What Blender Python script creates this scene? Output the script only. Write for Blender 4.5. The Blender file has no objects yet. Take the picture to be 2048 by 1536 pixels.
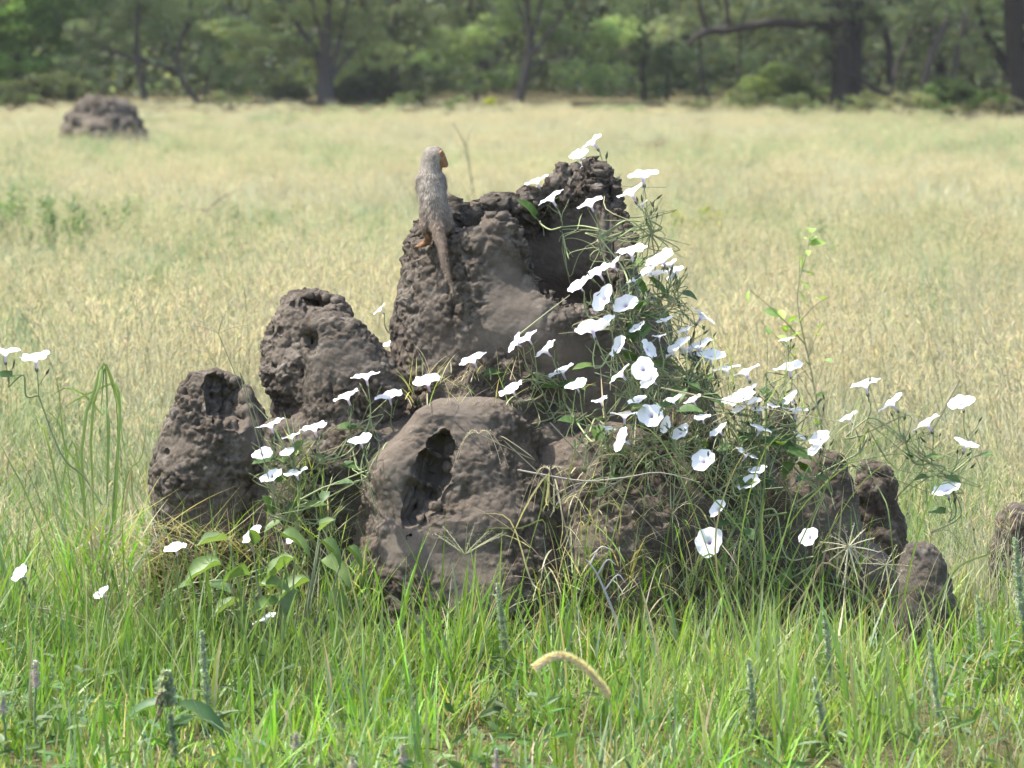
import bpy, math, random
import numpy as np
from mathutils import Vector, Matrix

random.seed(7); np.random.seed(7)
SC = bpy.context.scene
COL = SC.collection
R = math.radians

# ---------------------------------------------------------------- camera
F_PX, CAM_H, HORIZON = 7500.0, 1.65, 43.0
PITCH = math.atan((768 - HORIZON) / F_PX)
cam_data = bpy.data.cameras.new('camera')
cam = bpy.data.objects.new('camera', cam_data)
COL.objects.link(cam)
cam.location = (0, 0, CAM_H)
cam.rotation_euler = (math.pi / 2 - PITCH, 0, 0)
cam_data.sensor_width = 36.0
cam_data.lens = F_PX * 36.0 / 2048.0
cam_data.clip_start = 0.1
cam_data.clip_end = 3000
cam_data.dof.use_dof = True
cam_data.dof.focus_distance = 9.95
cam_data.dof.aperture_fstop = 7.2
SC.camera = cam

# ---------------------------------------------------------------- sky, sun, exposure
SUN_FROM = Vector((-0.43, 0.06, 0.88)).normalized()
SUN_EL = math.asin(SUN_FROM.z)
SUN_AZ = math.atan2(SUN_FROM.x, SUN_FROM.y)
world = bpy.data.worlds.new('World')
SC.world = world
world.use_nodes = True
wn = world.node_tree
for n in list(wn.nodes):
    wn.nodes.remove(n)
sky = wn.nodes.new('ShaderNodeTexSky')
sky.sky_type = 'NISHITA'
sky.sun_disc = False
sky.sun_elevation = SUN_EL
sky.sun_rotation = SUN_AZ
sky.air_density = 1.0
sky.dust_density = 2.0
bg = wn.nodes.new('ShaderNodeBackground')
bg.inputs['Strength'].default_value = 0.15
wo = wn.nodes.new('ShaderNodeOutputWorld')
wn.links.new(sky.outputs[0], bg.inputs[0])
wn.links.new(bg.outputs[0], wo.inputs[0])

sun_data = bpy.data.lights.new('sun', 'SUN')
sun_data.energy = 3.5
sun_data.angle = R(1.0)
sun_data.color = (1.0, 0.972, 0.92)
sun = bpy.data.objects.new('sun', sun_data)
COL.objects.link(sun)
sun.rotation_euler = (-SUN_FROM).to_track_quat('-Z', 'Y').to_euler()

vs = SC.view_settings
vs.view_transform = 'Standard'
vs.look = 'None'
vs.exposure = 1.62
vs.gamma = 1.0
vs.use_curve_mapping = False
SC.cycles.max_bounces = 4
SC.cycles.diffuse_bounces = 2
SC.cycles.glossy_bounces = 1
SC.cycles.transmission_bounces = 3
SC.cycles.use_adaptive_sampling = True
SC.cycles.adaptive_threshold = 0.03
SC.cycles.adaptive_min_samples = 16
SC.cycles.transparent_max_bounces = 6
SC.cycles.use_denoising = True
SC.cycles.caustics_reflective = False
SC.cycles.caustics_refractive = False

# ---------------------------------------------------------------- helpers
CP, SP = math.cos(PITCH), math.sin(PITCH)

def W(px, py, Y):
    """world point at distance Y along the field for a picture position (2048 wide)"""
    a = (px - 1024) / F_PX
    b = -(py - 768) / F_PX
    dy = CP + b * SP
    dz = -SP + b * CP
    t = Y / dy
    return Vector((a * t, Y, CAM_H + dz * t))

def to_px(x, y, z):
    """picture position of a world point (numpy)"""
    dz = z - CAM_H
    d = y * CP - dz * SP
    v = y * SP + dz * CP
    return 1024 + F_PX * x / d, 768 - F_PX * v / d

def mesh_np(name, verts, faces, smooth=False, col=None):
    """mesh from numpy arrays; faces (n,3) or (n,4) or a list of such arrays"""
    if not isinstance(faces, (list, tuple)):
        faces = [faces]
    faces = [np.asarray(f, dtype=np.int32) for f in faces if len(f)]
    me = bpy.data.meshes.new(name)
    verts = np.asarray(verts, dtype=np.float32)
    me.vertices.add(len(verts))
    me.vertices.foreach_set('co', verts.ravel())
    nl = sum(f.size for f in faces)
    npoly = sum(len(f) for f in faces)
    me.loops.add(nl)
    me.polygons.add(npoly)
    me.loops.foreach_set('vertex_index', np.concatenate([f.ravel() for f in faces]))
    tot = np.concatenate([np.full(len(f), f.shape[1], dtype=np.int32) for f in faces])
    start = np.concatenate([[0], np.cumsum(tot)[:-1]]).astype(np.int32)
    me.polygons.foreach_set('loop_start', start)
    me.polygons.foreach_set('use_smooth', np.full(npoly, smooth, dtype=bool))
    if col is not None:
        at = me.color_attributes.new('col', 'FLOAT_COLOR', 'POINT')
        c = np.ones((len(verts), 4), dtype=np.float32)
        c[:, :3] = col
        at.data.foreach_set('color', c.ravel())
    me.update(calc_edges=True)
    me.validate()
    return me

def add(name, me, mat=None, parent=None, loc=None):
    o = bpy.data.objects.new(name, me)
    COL.objects.link(o)
    if mat is not None and me is not None and not me.materials:
        me.materials.append(mat)
    if parent is not None:
        o.parent = parent
    if loc is not None:
        o.location = loc
    return o

def tag(o, label=None, cat=None, group=None, kind=None):
    if label: o['label'] = label
    if cat: o['category'] = cat
    if group: o['group'] = group
    if kind: o['kind'] = kind
    return o

def thing(name, label, cat, loc=(0, 0, 0), group=None):
    o = bpy.data.objects.new(name, None)
    COL.objects.link(o)
    o.location = loc
    o.empty_display_size = 0.05
    return tag(o, label, cat, group)

class MB:
    """collects geometry in numpy lists"""
    def __init__(self):
        self.v, self.q, self.t, self.c, self.n = [], [], [], [], 0
    def put(self, v, q=None, t=None, c=(0.5, 0.5, 0.5)):
        v = np.asarray(v, dtype=np.float32)
        if q is not None and len(q): self.q.append(np.asarray(q, dtype=np.int32) + self.n)
        if t is not None and len(t): self.t.append(np.asarray(t, dtype=np.int32) + self.n)
        self.v.append(v)
        c = np.asarray(c, dtype=np.float32)
        self.c.append(np.broadcast_to(c, (len(v), 3)) if c.ndim == 1 else c)
        self.n += len(v)
    def mesh(self, name, smooth=True, origin=None):
        V = np.concatenate(self.v)
        if origin is not None:
            V = V - np.asarray(origin, dtype=np.float32)
        fs = []
        if self.q: fs.append(np.concatenate(self.q))
        if self.t: fs.append(np.concatenate(self.t))
        return mesh_np(name, V, fs, smooth, np.concatenate(self.c))
    # a tapered tube along points
    def tube(self, pts, r0, r1, sides=5, c=(0.5, 0.5, 0.5), power=1.0):
        P = np.asarray([tuple(p) for p in pts], dtype=np.float64)
        n = len(P)
        T = np.gradient(P, axis=0)
        T /= (np.linalg.norm(T, axis=1, keepdims=True) + 1e-9)
        up = np.array([0.13, 0.31, 0.94])
        A = np.cross(T, up); A /= (np.linalg.norm(A, axis=1, keepdims=True) + 1e-9)
        B = np.cross(T, A)
        s = np.linspace(0, 1, n) ** power
        rr = (r0 + (r1 - r0) * s) if np.isscalar(r0) else np.asarray(r0)
        ang = np.linspace(0, 2 * np.pi, sides, endpoint=False)
        V = P[:, None, :] + rr[:, None, None] * (np.cos(ang)[None, :, None] * A[:, None, :] + np.sin(ang)[None, :, None] * B[:, None, :])
        V = V.reshape(-1, 3)
        i = np.arange(n - 1)[:, None] * sides
        j = np.arange(sides)[None, :]
        k = (j + 1) % sides
        q = np.stack([i + j, i + k, i + sides + k, i + sides + j], -1).reshape(-1, 4)
        self.put(V, q=q, c=c)
        return self
    # many ribbons at once: base (n,3), bend plane azimuth, length, lean, curl, width
    def blades(self, base, az, length, lean, curl, width, c, segs=5, taper=1.0, twist=None, tipc=None, wpeak=0.25):
        n = len(base)
        s = np.linspace(0, 1, segs + 1)
        th = lean[:, None] + curl[:, None] * s[None, :]            # angle from vertical
        ds = (length / segs)[:, None]
        hx = np.cumsum(np.sin(th) * ds, 1) - np.sin(th[:, :1]) * ds
        hz = np.cumsum(np.cos(th) * ds, 1) - np.cos(th[:, :1]) * ds
        C = np.stack([base[:, 0:1] + np.cos(az)[:, None] * hx,
                      base[:, 1:2] + np.sin(az)[:, None] * hx,
                      base[:, 2:3] + hz], -1)
        tw = np.random.uniform(0, np.pi, n) if twist is None else twist
        wa = az + np.pi / 2 + 0.0
        sx = np.cos(wa + (tw - np.pi / 2) * 0.6); sy = np.sin(wa + (tw - np.pi / 2) * 0.6)
        prof = np.where(s < wpeak, 0.55 + 0.45 * s / max(wpeak, 1e-3), np.maximum(1 - ((s - wpeak) / (1 - wpeak)) ** 1.6, 0.0))
        if taper == 0: prof = np.full_like(s, 1.0)
        hw = 0.5 * width[:, None] * prof[None, :]
        S = np.stack([sx, sy, np.zeros(n)], -1)[:, None, :] * hw[:, :, None]
        L = C - S; Rr = C + S
        V = np.empty((n, 2 * segs + 1, 3))
        V[:, 0:2 * segs:2] = L[:, :segs]
        V[:, 1:2 * segs:2] = Rr[:, :segs]
        V[:, 2 * segs] = C[:, segs]
        m = 2 * segs + 1
        off = (np.arange(n) * m)[:, None]
        quads = []
        for k in range(segs - 1):
            quads.append(off + np.array([[2 * k, 2 * k + 1, 2 * k + 3, 2 * k + 2]]))
        q = np.concatenate(quads, 0) if quads else None
        t = off + np.array([[2 * segs - 2, 2 * segs - 1, 2 * segs]])
        cc = np.repeat(c[:, None, :], m, 1)
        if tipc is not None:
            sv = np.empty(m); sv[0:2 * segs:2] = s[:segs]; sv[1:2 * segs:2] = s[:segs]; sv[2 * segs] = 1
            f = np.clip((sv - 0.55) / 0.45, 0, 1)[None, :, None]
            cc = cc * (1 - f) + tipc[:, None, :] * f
        self.put(V.reshape(-1, 3), q=q, t=t, c=cc.reshape(-1, 3))
        return self
    # flat pointed leaves: centre line from p to p+d*len, normal nrm
    def leaves(self, p, d, nrm, length, width, c, fold=0.25, bend=0.2):
        p = np.asarray(p, float); d = np.asarray(d, float); nrm = np.asarray(nrm, float)
        d = d / (np.linalg.norm(d, axis=1, keepdims=True) + 1e-9)
        sd = np.cross(d, nrm); sd /= (np.linalg.norm(sd, axis=1, keepdims=True) + 1e-9)
        nn = np.cross(sd, d)
        n = len(p)
        L = np.asarray(length)[:, None]; Wd = np.asarray(width)[:, None] * 0.5
        st = [0, 0.3, 0.65, 1.0]; wd = [0.0, 0.95, 0.8, 0.0]
        pts = [p]
        for k in (1, 2):
            cen = p + d * L * st[k] - nn * L * bend * st[k] ** 2
            pts += [cen - sd * Wd * wd[k] + nn * Wd * fold, cen, cen + sd * Wd * wd[k] + nn * Wd * fold]
        pts.append(p + d * L - nn * L * bend)
        V = np.stack(pts, 1)
        off = (np.arange(n) * 8)[:, None]
        t = np.concatenate([off + np.array([[0, 1, 2]]), off + np.array([[0, 2, 3]]),
                            off + np.array([[4, 7, 5]]), off + np.array([[5, 7, 6]])], 0)
        q = np.concatenate([off + np.array([[1, 4, 5, 2]]), off + np.array([[2, 5, 6, 3]])], 0)
        self.put(V.reshape(-1, 3), q=q, t=t, c=np.repeat(np.asarray(c)[:, None, :], 8, 1).reshape(-1, 3))
        return self

def _diamonds(self, p, d, nrm, length, width, c, bend=0.15):
    p = np.asarray(p, float); d = np.asarray(d, float); nrm = np.asarray(nrm, float)
    d = d / (np.linalg.norm(d, axis=1, keepdims=True) + 1e-9)
    sd = np.cross(d, nrm); sd /= (np.linalg.norm(sd, axis=1, keepdims=True) + 1e-9)
    nn = np.cross(sd, d)
    n = len(p); L = np.asarray(length)[:, None]; Wd = np.asarray(width)[:, None] * 0.5
    mid = p + d * L * 0.45 + nn * L * bend
    V = np.stack([p, mid - sd * Wd, p + d * L, mid + sd * Wd], 1)
    off = (np.arange(n) * 4)[:, None]
    t = np.concatenate([off + np.array([[0, 1, 2]]), off + np.array([[0, 2, 3]])], 0)
    self.put(V.reshape(-1, 3), t=t, c=np.repeat(np.asarray(c)[:, None, :], 4, 1).reshape(-1, 3))
    return self
MB.diamonds = _diamonds

def rnd(a, b, n=None):
    return np.random.uniform(a, b, n)

def vary(c, n, amt=0.15, hue=0.06):
    c = np.asarray(c, float)
    m = np.random.normal(1, amt, (n, 1))
    h = np.random.normal(1, hue, (n, 3))
    return np.clip(c[None, :] * m * h, 0.004, 0.95)

def curve_pts(ctrl, n=16):
    """Catmull-Rom through control points"""
    P = [Vector(p) for p in ctrl]
    P = [P[0] * 2 - P[1]] + P + [P[-1] * 2 - P[-2]]
    out = []
    segs = len(P) - 3
    per = max(2, n // segs)
    for i in range(segs):
        a, b, c, d = P[i:i + 4]
        for k in range(per):
            t = k / per
            out.append(0.5 * ((2 * b) + (c - a) * t + (2 * a - 5 * b + 4 * c - d) * t * t + (3 * b - a - 3 * c + d) * t ** 3))
    out.append(P[-2])
    return out

# ---- noise
_T = np.random.RandomState(3).uniform(-1, 1, (64, 64, 64)).astype(np.float32)
def vnoise(p, scale):
    q = np.asarray(p) * (1.0 / scale) + 1000.0
    i = np.floor(q).astype(np.int64)
    f = (q - i).astype(np.float32)
    f = f * f * (3 - 2 * f)
    i0 = i & 63; i1 = (i + 1) & 63
    x0, y0, z0 = i0[:, 0], i0[:, 1], i0[:, 2]
    x1, y1, z1 = i1[:, 0], i1[:, 1], i1[:, 2]
    fx, fy, fz = f[:, 0], f[:, 1], f[:, 2]
    a = _T[x0, y0, z0] * (1 - fx) + _T[x1, y0, z0] * fx
    b = _T[x0, y1, z0] * (1 - fx) + _T[x1, y1, z0] * fx
    c = _T[x0, y0, z1] * (1 - fx) + _T[x1, y0, z1] * fx
    d = _T[x0, y1, z1] * (1 - fx) + _T[x1, y1, z1] * fx
    return (a * (1 - fy) + b * fy) * (1 - fz) + (c * (1 - fy) + d * fy) * fz

def fbm(p, scale, octaves=4, gain=0.5):
    s = 0; a = 1.0
    for k in range(octaves):
        s = s + a * vnoise(p + 17.3 * k, scale / 2 ** k)
        a *= gain
    return s

_J = np.random.RandomState(5).uniform(0, 1, (32, 32, 32, 3)).astype(np.float32)
def worley(p, cell):
    q = np.asarray(p) / cell + 500.0
    i = np.floor(q).astype(np.int64)
    f = (q - i).astype(np.float32)
    best = np.full(len(q), 9.0, dtype=np.float32)
    for dx in (-1, 0, 1):
        for dy in (-1, 0, 1):
            for dz in (-1, 0, 1):
                o = _J[(i[:, 0] + dx) & 31, (i[:, 1] + dy) & 31, (i[:, 2] + dz) & 31]
                d = ((o + np.array([dx, dy, dz], dtype=np.float32) - f) ** 2).sum(1)
                best = np.minimum(best, d)
    return np.sqrt(best)

def surface_nets(f, origin, h):
    """quads of the zero level of a field sampled on a grid"""
    f = f.copy()
    f[0] = f[-1] = 1; f[:, 0] = f[:, -1] = 1; f[:, :, 0] = f[:, :, -1] = 1
    ins = f < 0
    cnt = np.zeros(tuple(s - 1 for s in f.shape), dtype=np.int8)
    nx, ny, nz = f.shape
    for dx in (0, 1):
        for dy in (0, 1):
            for dz in (0, 1):
                cnt += ins[dx:nx - 1 + dx, dy:ny - 1 + dy, dz:nz - 1 + dz]
    act = np.argwhere((cnt > 0) & (cnt < 8))
    idx = np.full(cnt.shape, -1, dtype=np.int32)
    idx[act[:, 0], act[:, 1], act[:, 2]] = np.arange(len(act))
    corners = [(a, b, c) for a in (0, 1) for b in (0, 1) for c in (0, 1)]
    vals = {c: f[act[:, 0] + c[0], act[:, 1] + c[1], act[:, 2] + c[2]] for c in corners}
    S = np.zeros((len(act), 3)); N = np.zeros(len(act))
    for c in corners:
        for ax in range(3):
            if c[ax] == 0:
                e = list(c); e[ax] = 1; e = tuple(e)
                a, b = vals[c], vals[e]
                m = (a < 0) != (b < 0)
                t = np.where(m, a / np.where(m, a - b, 1), 0)
                pt = np.tile(np.array(c, float), (len(act), 1))
                pt[:, ax] += t
                S += pt * m[:, None]; N += m
    V = (act + S / N[:, None]) * h + np.asarray(origin)
    quads = []
    for ax in range(3):
        sl0 = [slice(None)] * 3; sl1 = [slice(None)] * 3
        sl0[ax] = slice(0, -1); sl1[ax] = slice(1, None)
        a = ins[tuple(sl0)]; b = ins[tuple(sl1)]
        e = np.argwhere(a != b)
        u, v = (ax + 1) % 3, (ax + 2) % 3
        def cell(du, dv):
            k = e.copy(); k[:, u] += du; k[:, v] += dv
            return idx[k[:, 0], k[:, 1], k[:, 2]]
        ok = (e[:, u] > 0) & (e[:, v] > 0)
        e = e[ok]
        q = np.stack([cell(-1, -1), cell(0, -1), cell(0, 0), cell(-1, 0)], 1)
        flip = ~a[e[:, 0], e[:, 1], e[:, 2]]
        q[flip] = q[flip][:, ::-1]
        quads.append(q)
    Q = np.concatenate(quads)
    Q = Q[(Q >= 0).all(1)]
    return V, Q

def normals(V, Q):
    a = V[Q[:, 2]] - V[Q[:, 0]]; b = V[Q[:, 3]] - V[Q[:, 1]]
    fn = np.cross(a, b)
    N = np.zeros_like(V)
    for k in range(4):
        for d in range(3):
            N[:, d] += np.bincount(Q[:, k], fn[:, d], len(V))
    return N / (np.linalg.norm(N, axis=1, keepdims=True) + 1e-12)

# ---- materials
def new_mat(name):
    m = bpy.data.materials.new(name)
    m.use_nodes = True
    nt = m.node_tree
    for n in list(nt.nodes): nt.nodes.remove(n)
    out = nt.nodes.new('ShaderNodeOutputMaterial')
    return m, nt, out

def leaf_mat(name, trans=0.4, rough=0.5, spec=0.3, gain=(1.1, 1.15, 0.6), rand=0.0, noise=None):
    """thin leaf: colour from the piece's own colour attribute, light passes through"""
    m, nt, out = new_mat(name)
    at = nt.nodes.new('ShaderNodeAttribute'); at.attribute_name = 'col'
    src = at.outputs['Color']
    if rand:
        oi = nt.nodes.new('ShaderNodeObjectInfo')
        mr = nt.nodes.new('ShaderNodeMapRange')
        mr.inputs[3].default_value = 1 - rand; mr.inputs[4].default_value = 1 + rand
        nt.links.new(oi.outputs['Random'], mr.inputs[0])
        mu = nt.nodes.new('ShaderNodeVectorMath'); mu.operation = 'SCALE'
        nt.links.new(src, mu.inputs[0]); nt.links.new(mr.outputs[0], mu.inputs['Scale'])
        src = mu.outputs[0]
    p = nt.nodes.new('ShaderNodeBsdfPrincipled')
    p.inputs['Roughness'].default_value = rough
    p.inputs['Specular IOR Level'].default_value = spec
    nt.links.new(src, p.inputs['Base Color'])
    tr = nt.nodes.new('ShaderNodeBsdfTranslucent')
    g = nt.nodes.new('ShaderNodeVectorMath'); g.operation = 'MULTIPLY'
    g.inputs[1].default_value = gain
    nt.links.new(src, g.inputs[0]); nt.links.new(g.outputs[0], tr.inputs['Color'])
    mx = nt.nodes.new('ShaderNodeMixShader'); mx.inputs[0].default_value = trans
    nt.links.new(p.outputs[0], mx.inputs[1]); nt.links.new(tr.outputs[0], mx.inputs[2])
    nt.links.new(mx.outputs[0], out.inputs[0])
    return m

def solid_mat(name, rough=0.9, spec=0.2, bump=0.0, bscale=200.0, attr=True, color=(0.5, 0.5, 0.5)):
    m, nt, out = new_mat(name)
    p = nt.nodes.new('ShaderNodeBsdfPrincipled')
    p.inputs['Roughness'].default_value = rough
    p.inputs['Specular IOR Level'].default_value = spec
    if attr:
        at = nt.nodes.new('ShaderNodeAttribute'); at.attribute_name = 'col'
        nt.links.new(at.outputs['Color'], p.inputs['Base Color'])
    else:
        p.inputs['Base Color'].default_value = (*color, 1)
    if bump:
        tc = nt.nodes.new('ShaderNodeTexCoord')
        nz = nt.nodes.new('ShaderNodeTexNoise'); nz.inputs['Scale'].default_value = bscale; nz.inputs['Detail'].default_value = 5
        nt.links.new(tc.outputs['Object'], nz.inputs['Vector'])
        b = nt.nodes.new('ShaderNodeBump'); b.inputs['Strength'].default_value = bump; b.inputs['Distance'].default_value = 0.01
        nt.links.new(nz.outputs[0], b.inputs['Height']); nt.links.new(b.outputs[0], p.inputs['Normal'])
    nt.links.new(p.outputs[0], out.inputs[0])
    return m

def earth_mat(name, c1, c2, c3):
    """dried termite clay: brown body, grey dusty crust in patches, fine crumbs"""
    m, nt, out = new_mat(name)
    L = nt.links
    tc = nt.nodes.new('ShaderNodeTexCoord')
    def nz(scale, detail=6, rough=0.6):
        n = nt.nodes.new('ShaderNodeTexNoise')
        n.inputs['Scale'].default_value = scale; n.inputs['Detail'].default_value = detail; n.inputs['Roughness'].default_value = rough
        L.new(tc.outputs['Object'], n.inputs['Vector'])
        return n.outputs[0]
    r1 = nt.nodes.new('ShaderNodeValToRGB')
    r1.color_ramp.elements[0].position = 0.38; r1.color_ramp.elements[0].color = (*c1, 1)
    r1.color_ramp.elements[1].position = 0.64; r1.color_ramp.elements[1].color = (*c2, 1)
    L.new(nz(5.5, 6, 0.65), r1.inputs[0])
    r2 = nt.nodes.new('ShaderNodeValToRGB')
    r2.color_ramp.elements[0].position = 0.5; r2.color_ramp.elements[0].color = (0, 0, 0, 1)
    r2.color_ramp.elements[1].position = 0.7; r2.color_ramp.elements[1].color = (1, 1, 1, 1)
    L.new(nz(19, 5, 0.7), r2.inputs[0])
    mx = nt.nodes.new('ShaderNodeMix'); mx.data_type = 'RGBA'
    L.new(r2.outputs[0], mx.inputs[0]); L.new(r1.outputs[0], mx.inputs[6]); mx.inputs[7].default_value = (*c3, 1)
    # light grit specks
    vo = nt.nodes.new('ShaderNodeTexVoronoi'); vo.inputs['Scale'].default_value = 95
    L.new(tc.outputs['Object'], vo.inputs['Vector'])
    lt = nt.nodes.new('ShaderNodeMath'); lt.operation = 'LESS_THAN'; lt.inputs[1].default_value = 0.10
    L.new(vo.outputs['Distance'], lt.inputs[0])
    mf = nt.nodes.new('ShaderNodeMath'); mf.operation = 'MULTIPLY'; mf.inputs[1].default_value = 0.45
    L.new(lt.outputs[0], mf.inputs[0])
    m2 = nt.nodes.new('ShaderNodeMix'); m2.data_type = 'RGBA'
    L.new(mf.outputs[0], m2.inputs[0]); L.new(mx.outputs[2], m2.inputs[6]); m2.inputs[7].default_value = (0.24, 0.21, 0.17, 1)
    at = nt.nodes.new('ShaderNodeAttribute'); at.attribute_name = 'col'      # 0 = plastered smooth clay, 1 = crumbly
    inv = nt.nodes.new('ShaderNodeMath'); inv.operation = 'MULTIPLY_ADD'; inv.inputs[1].default_value = -0.7; inv.inputs[2].default_value = 0.7
    L.new(at.outputs['Fac'], inv.inputs[0])
    m3 = nt.nodes.new('ShaderNodeMix'); m3.data_type = 'RGBA'
    L.new(inv.outputs[0], m3.inputs[0]); L.new(m2.outputs[2], m3.inputs[6]); m3.inputs[7].default_value = (0.120, 0.098, 0.076, 1)
    p = nt.nodes.new('ShaderNodeBsdfPrincipled')
    p.inputs['Roughness'].default_value = 0.95; p.inputs['Specular IOR Level'].default_value = 0.12
    L.new(m3.outputs[2], p.inputs['Base Color'])
    sb = nt.nodes.new('ShaderNodeMath'); sb.operation = 'MULTIPLY_ADD'; sb.inputs[1].default_value = 0.65; sb.inputs[2].default_value = 0.22
    L.new(at.outputs['Fac'], sb.inputs[0])
    b1 = nt.nodes.new('ShaderNodeBump'); b1.inputs['Strength'].default_value = 0.75; b1.inputs['Distance'].default_value = 0.008
    L.new(nz(85, 5, 0.75), b1.inputs['Height']); L.new(sb.outputs[0], b1.inputs['Strength']); 
    v2 = nt.nodes.new('ShaderNodeTexVoronoi'); v2.inputs['Scale'].default_value = 70; v2.feature = 'SMOOTH_F1'; v2.inputs['Smoothness'].default_value = 0.3
    L.new(tc.outputs['Object'], v2.inputs['Vector'])
    b2 = nt.nodes.new('ShaderNodeBump'); b2.inputs['Strength'].default_value = 0.45; b2.inputs['Distance'].default_value = 0.008; b2.invert = True
    s2 = nt.nodes.new('ShaderNodeMath'); s2.operation = 'MULTIPLY'; s2.inputs[1].default_value = 0.6; L.new(sb.outputs[0], s2.inputs[0]); L.new(s2.outputs[0], b2.inputs['Strength'])
    L.new(v2.outputs['Distance'], b2.inputs['Height']); L.new(b1.outputs[0], b2.inputs['Normal'])
    L.new(b2.outputs[0], p.inputs['Normal'])
    L.new(p.outputs[0], out.inputs[0])
    return m

M_EARTH = earth_mat('termite_clay', (0.061, 0.048, 0.036), (0.110, 0.089, 0.067), (0.172, 0.148, 0.119))
M_EARTH_RED = earth_mat('termite_clay_red', (0.064, 0.048, 0.035), (0.108, 0.085, 0.063), (0.158, 0.132, 0.104))
M_GRASS = leaf_mat('grass_blade', 0.42, 0.45, 0.35, (1.15, 1.2, 0.55))
M_FIELD = leaf_mat('field_grass_blade', 0.52, 0.6, 0.2, (1.08, 1.1, 0.85), rand=0.12)
M_LEAF = leaf_mat('plant_leaf', 0.35, 0.5, 0.3, (1.1, 1.2, 0.5))
M_STEM = solid_mat('plant_stem', 0.7, 0.25)
M_BARK = solid_mat('bark', 0.95, 0.1, 0.8, 9.0)
# ---------------------------------------------------------------- ground
def ground_mat():
    m, nt, out = new_mat('soil_and_thatch')
    L = nt.links
    tc = nt.nodes.new('ShaderNodeTexCoord')
    n1 = nt.nodes.new('ShaderNodeTexNoise'); n1.inputs['Scale'].default_value = 1.3; n1.inputs['Detail'].default_value = 9
    n2 = nt.nodes.new('ShaderNodeTexNoise'); n2.inputs['Scale'].default_value = 40; n2.inputs['Detail'].default_value = 6
    L.new(tc.outputs['Object'], n1.inputs[0]); L.new(tc.outputs['Object'], n2.inputs[0])
    r = nt.nodes.new('ShaderNodeValToRGB')
    r.color_ramp.elements[0].position = 0.35; r.color_ramp.elements[0].color = (0.05, 0.045, 0.02, 1)
    r.color_ramp.elements[1].position = 0.65; r.color_ramp.elements[1].color = (0.13, 0.11, 0.055, 1)
    L.new(n1.outputs[0], r.inputs[0])
    mx = nt.nodes.new('ShaderNodeMix'); mx.data_type = 'RGBA'; mx.blend_type = 'OVERLAY'; mx.inputs[0].default_value = 0.7
    L.new(r.outputs[0], mx.inputs[6]); L.new(n2.outputs[0], mx.inputs[7])
    p = nt.nodes.new('ShaderNodeBsdfPrincipled'); p.inputs['Roughness'].default_value = 1
    p.inputs['Specular IOR Level'].default_value = 0.1
    L.new(mx.outputs[2], p.inputs['Base Color'])
    b = nt.nodes.new('ShaderNodeBump'); b.inputs['Distance'].default_value = 0.03
    L.new(n2.outputs[0], b.inputs['Height']); L.new(b.outputs[0], p.inputs['Normal'])
    L.new(p.outputs[0], out.inputs[0])
    return m

def ground_z(x, y):
    """gentle unevenness of the field"""
    p = np.stack([np.asarray(x, float), np.asarray(y, float), np.zeros_like(np.asarray(x, float))], -1).reshape(-1, 3)
    far = np.clip((p[:, 1] - 12) / 20, 0, 1)
    near = np.clip((10.5 - p[:, 1]) / 3, 0, 1)
    return (vnoise(p, 4.5) * 0.05 * far + vnoise(p, 0.8) * 0.012).reshape(np.shape(x))

gx = np.concatenate([[-900, -300, -120, -60], np.linspace(-30, 30, 121), [60, 120, 300, 900]])
gy = np.concatenate([[-300, -100, -30, 0], np.linspace(4, 110, 213), [140, 220, 400, 1500]])
GX, GY = np.meshgrid(gx, gy, indexing='ij')
GZ = ground_z(GX, GY)
gi = np.arange(GX.size).reshape(GX.shape)
gq = np.stack([gi[:-1, :-1], gi[1:, :-1], gi[1:, 1:], gi[:-1, 1:]], -1).reshape(-1, 4)
ground = add('ground', mesh_np('ground', np.stack([GX, GY, GZ], -1).reshape(-1, 3), gq, True), ground_mat())
tag(ground, 'flat soil of the savanna field under the grass', 'ground', kind='structure')

# ---------------------------------------------------------------- termite mounds
DRAPE = {}          # front surface of the mound: (x, z) cells of 1 cm -> nearest y
H_DR = 0.012
DX0, DZ0, DNX, DNZ = -1.6, -0.1, 280, 130
DMAP = np.full((DNX, DNZ), 99.0)

def smax(a, b, k):
    h = np.clip(0.5 - 0.5 * (b - a) / k, 0, 1)
    return b * (1 - h) + a * h + k * h * (1 - h)

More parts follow.
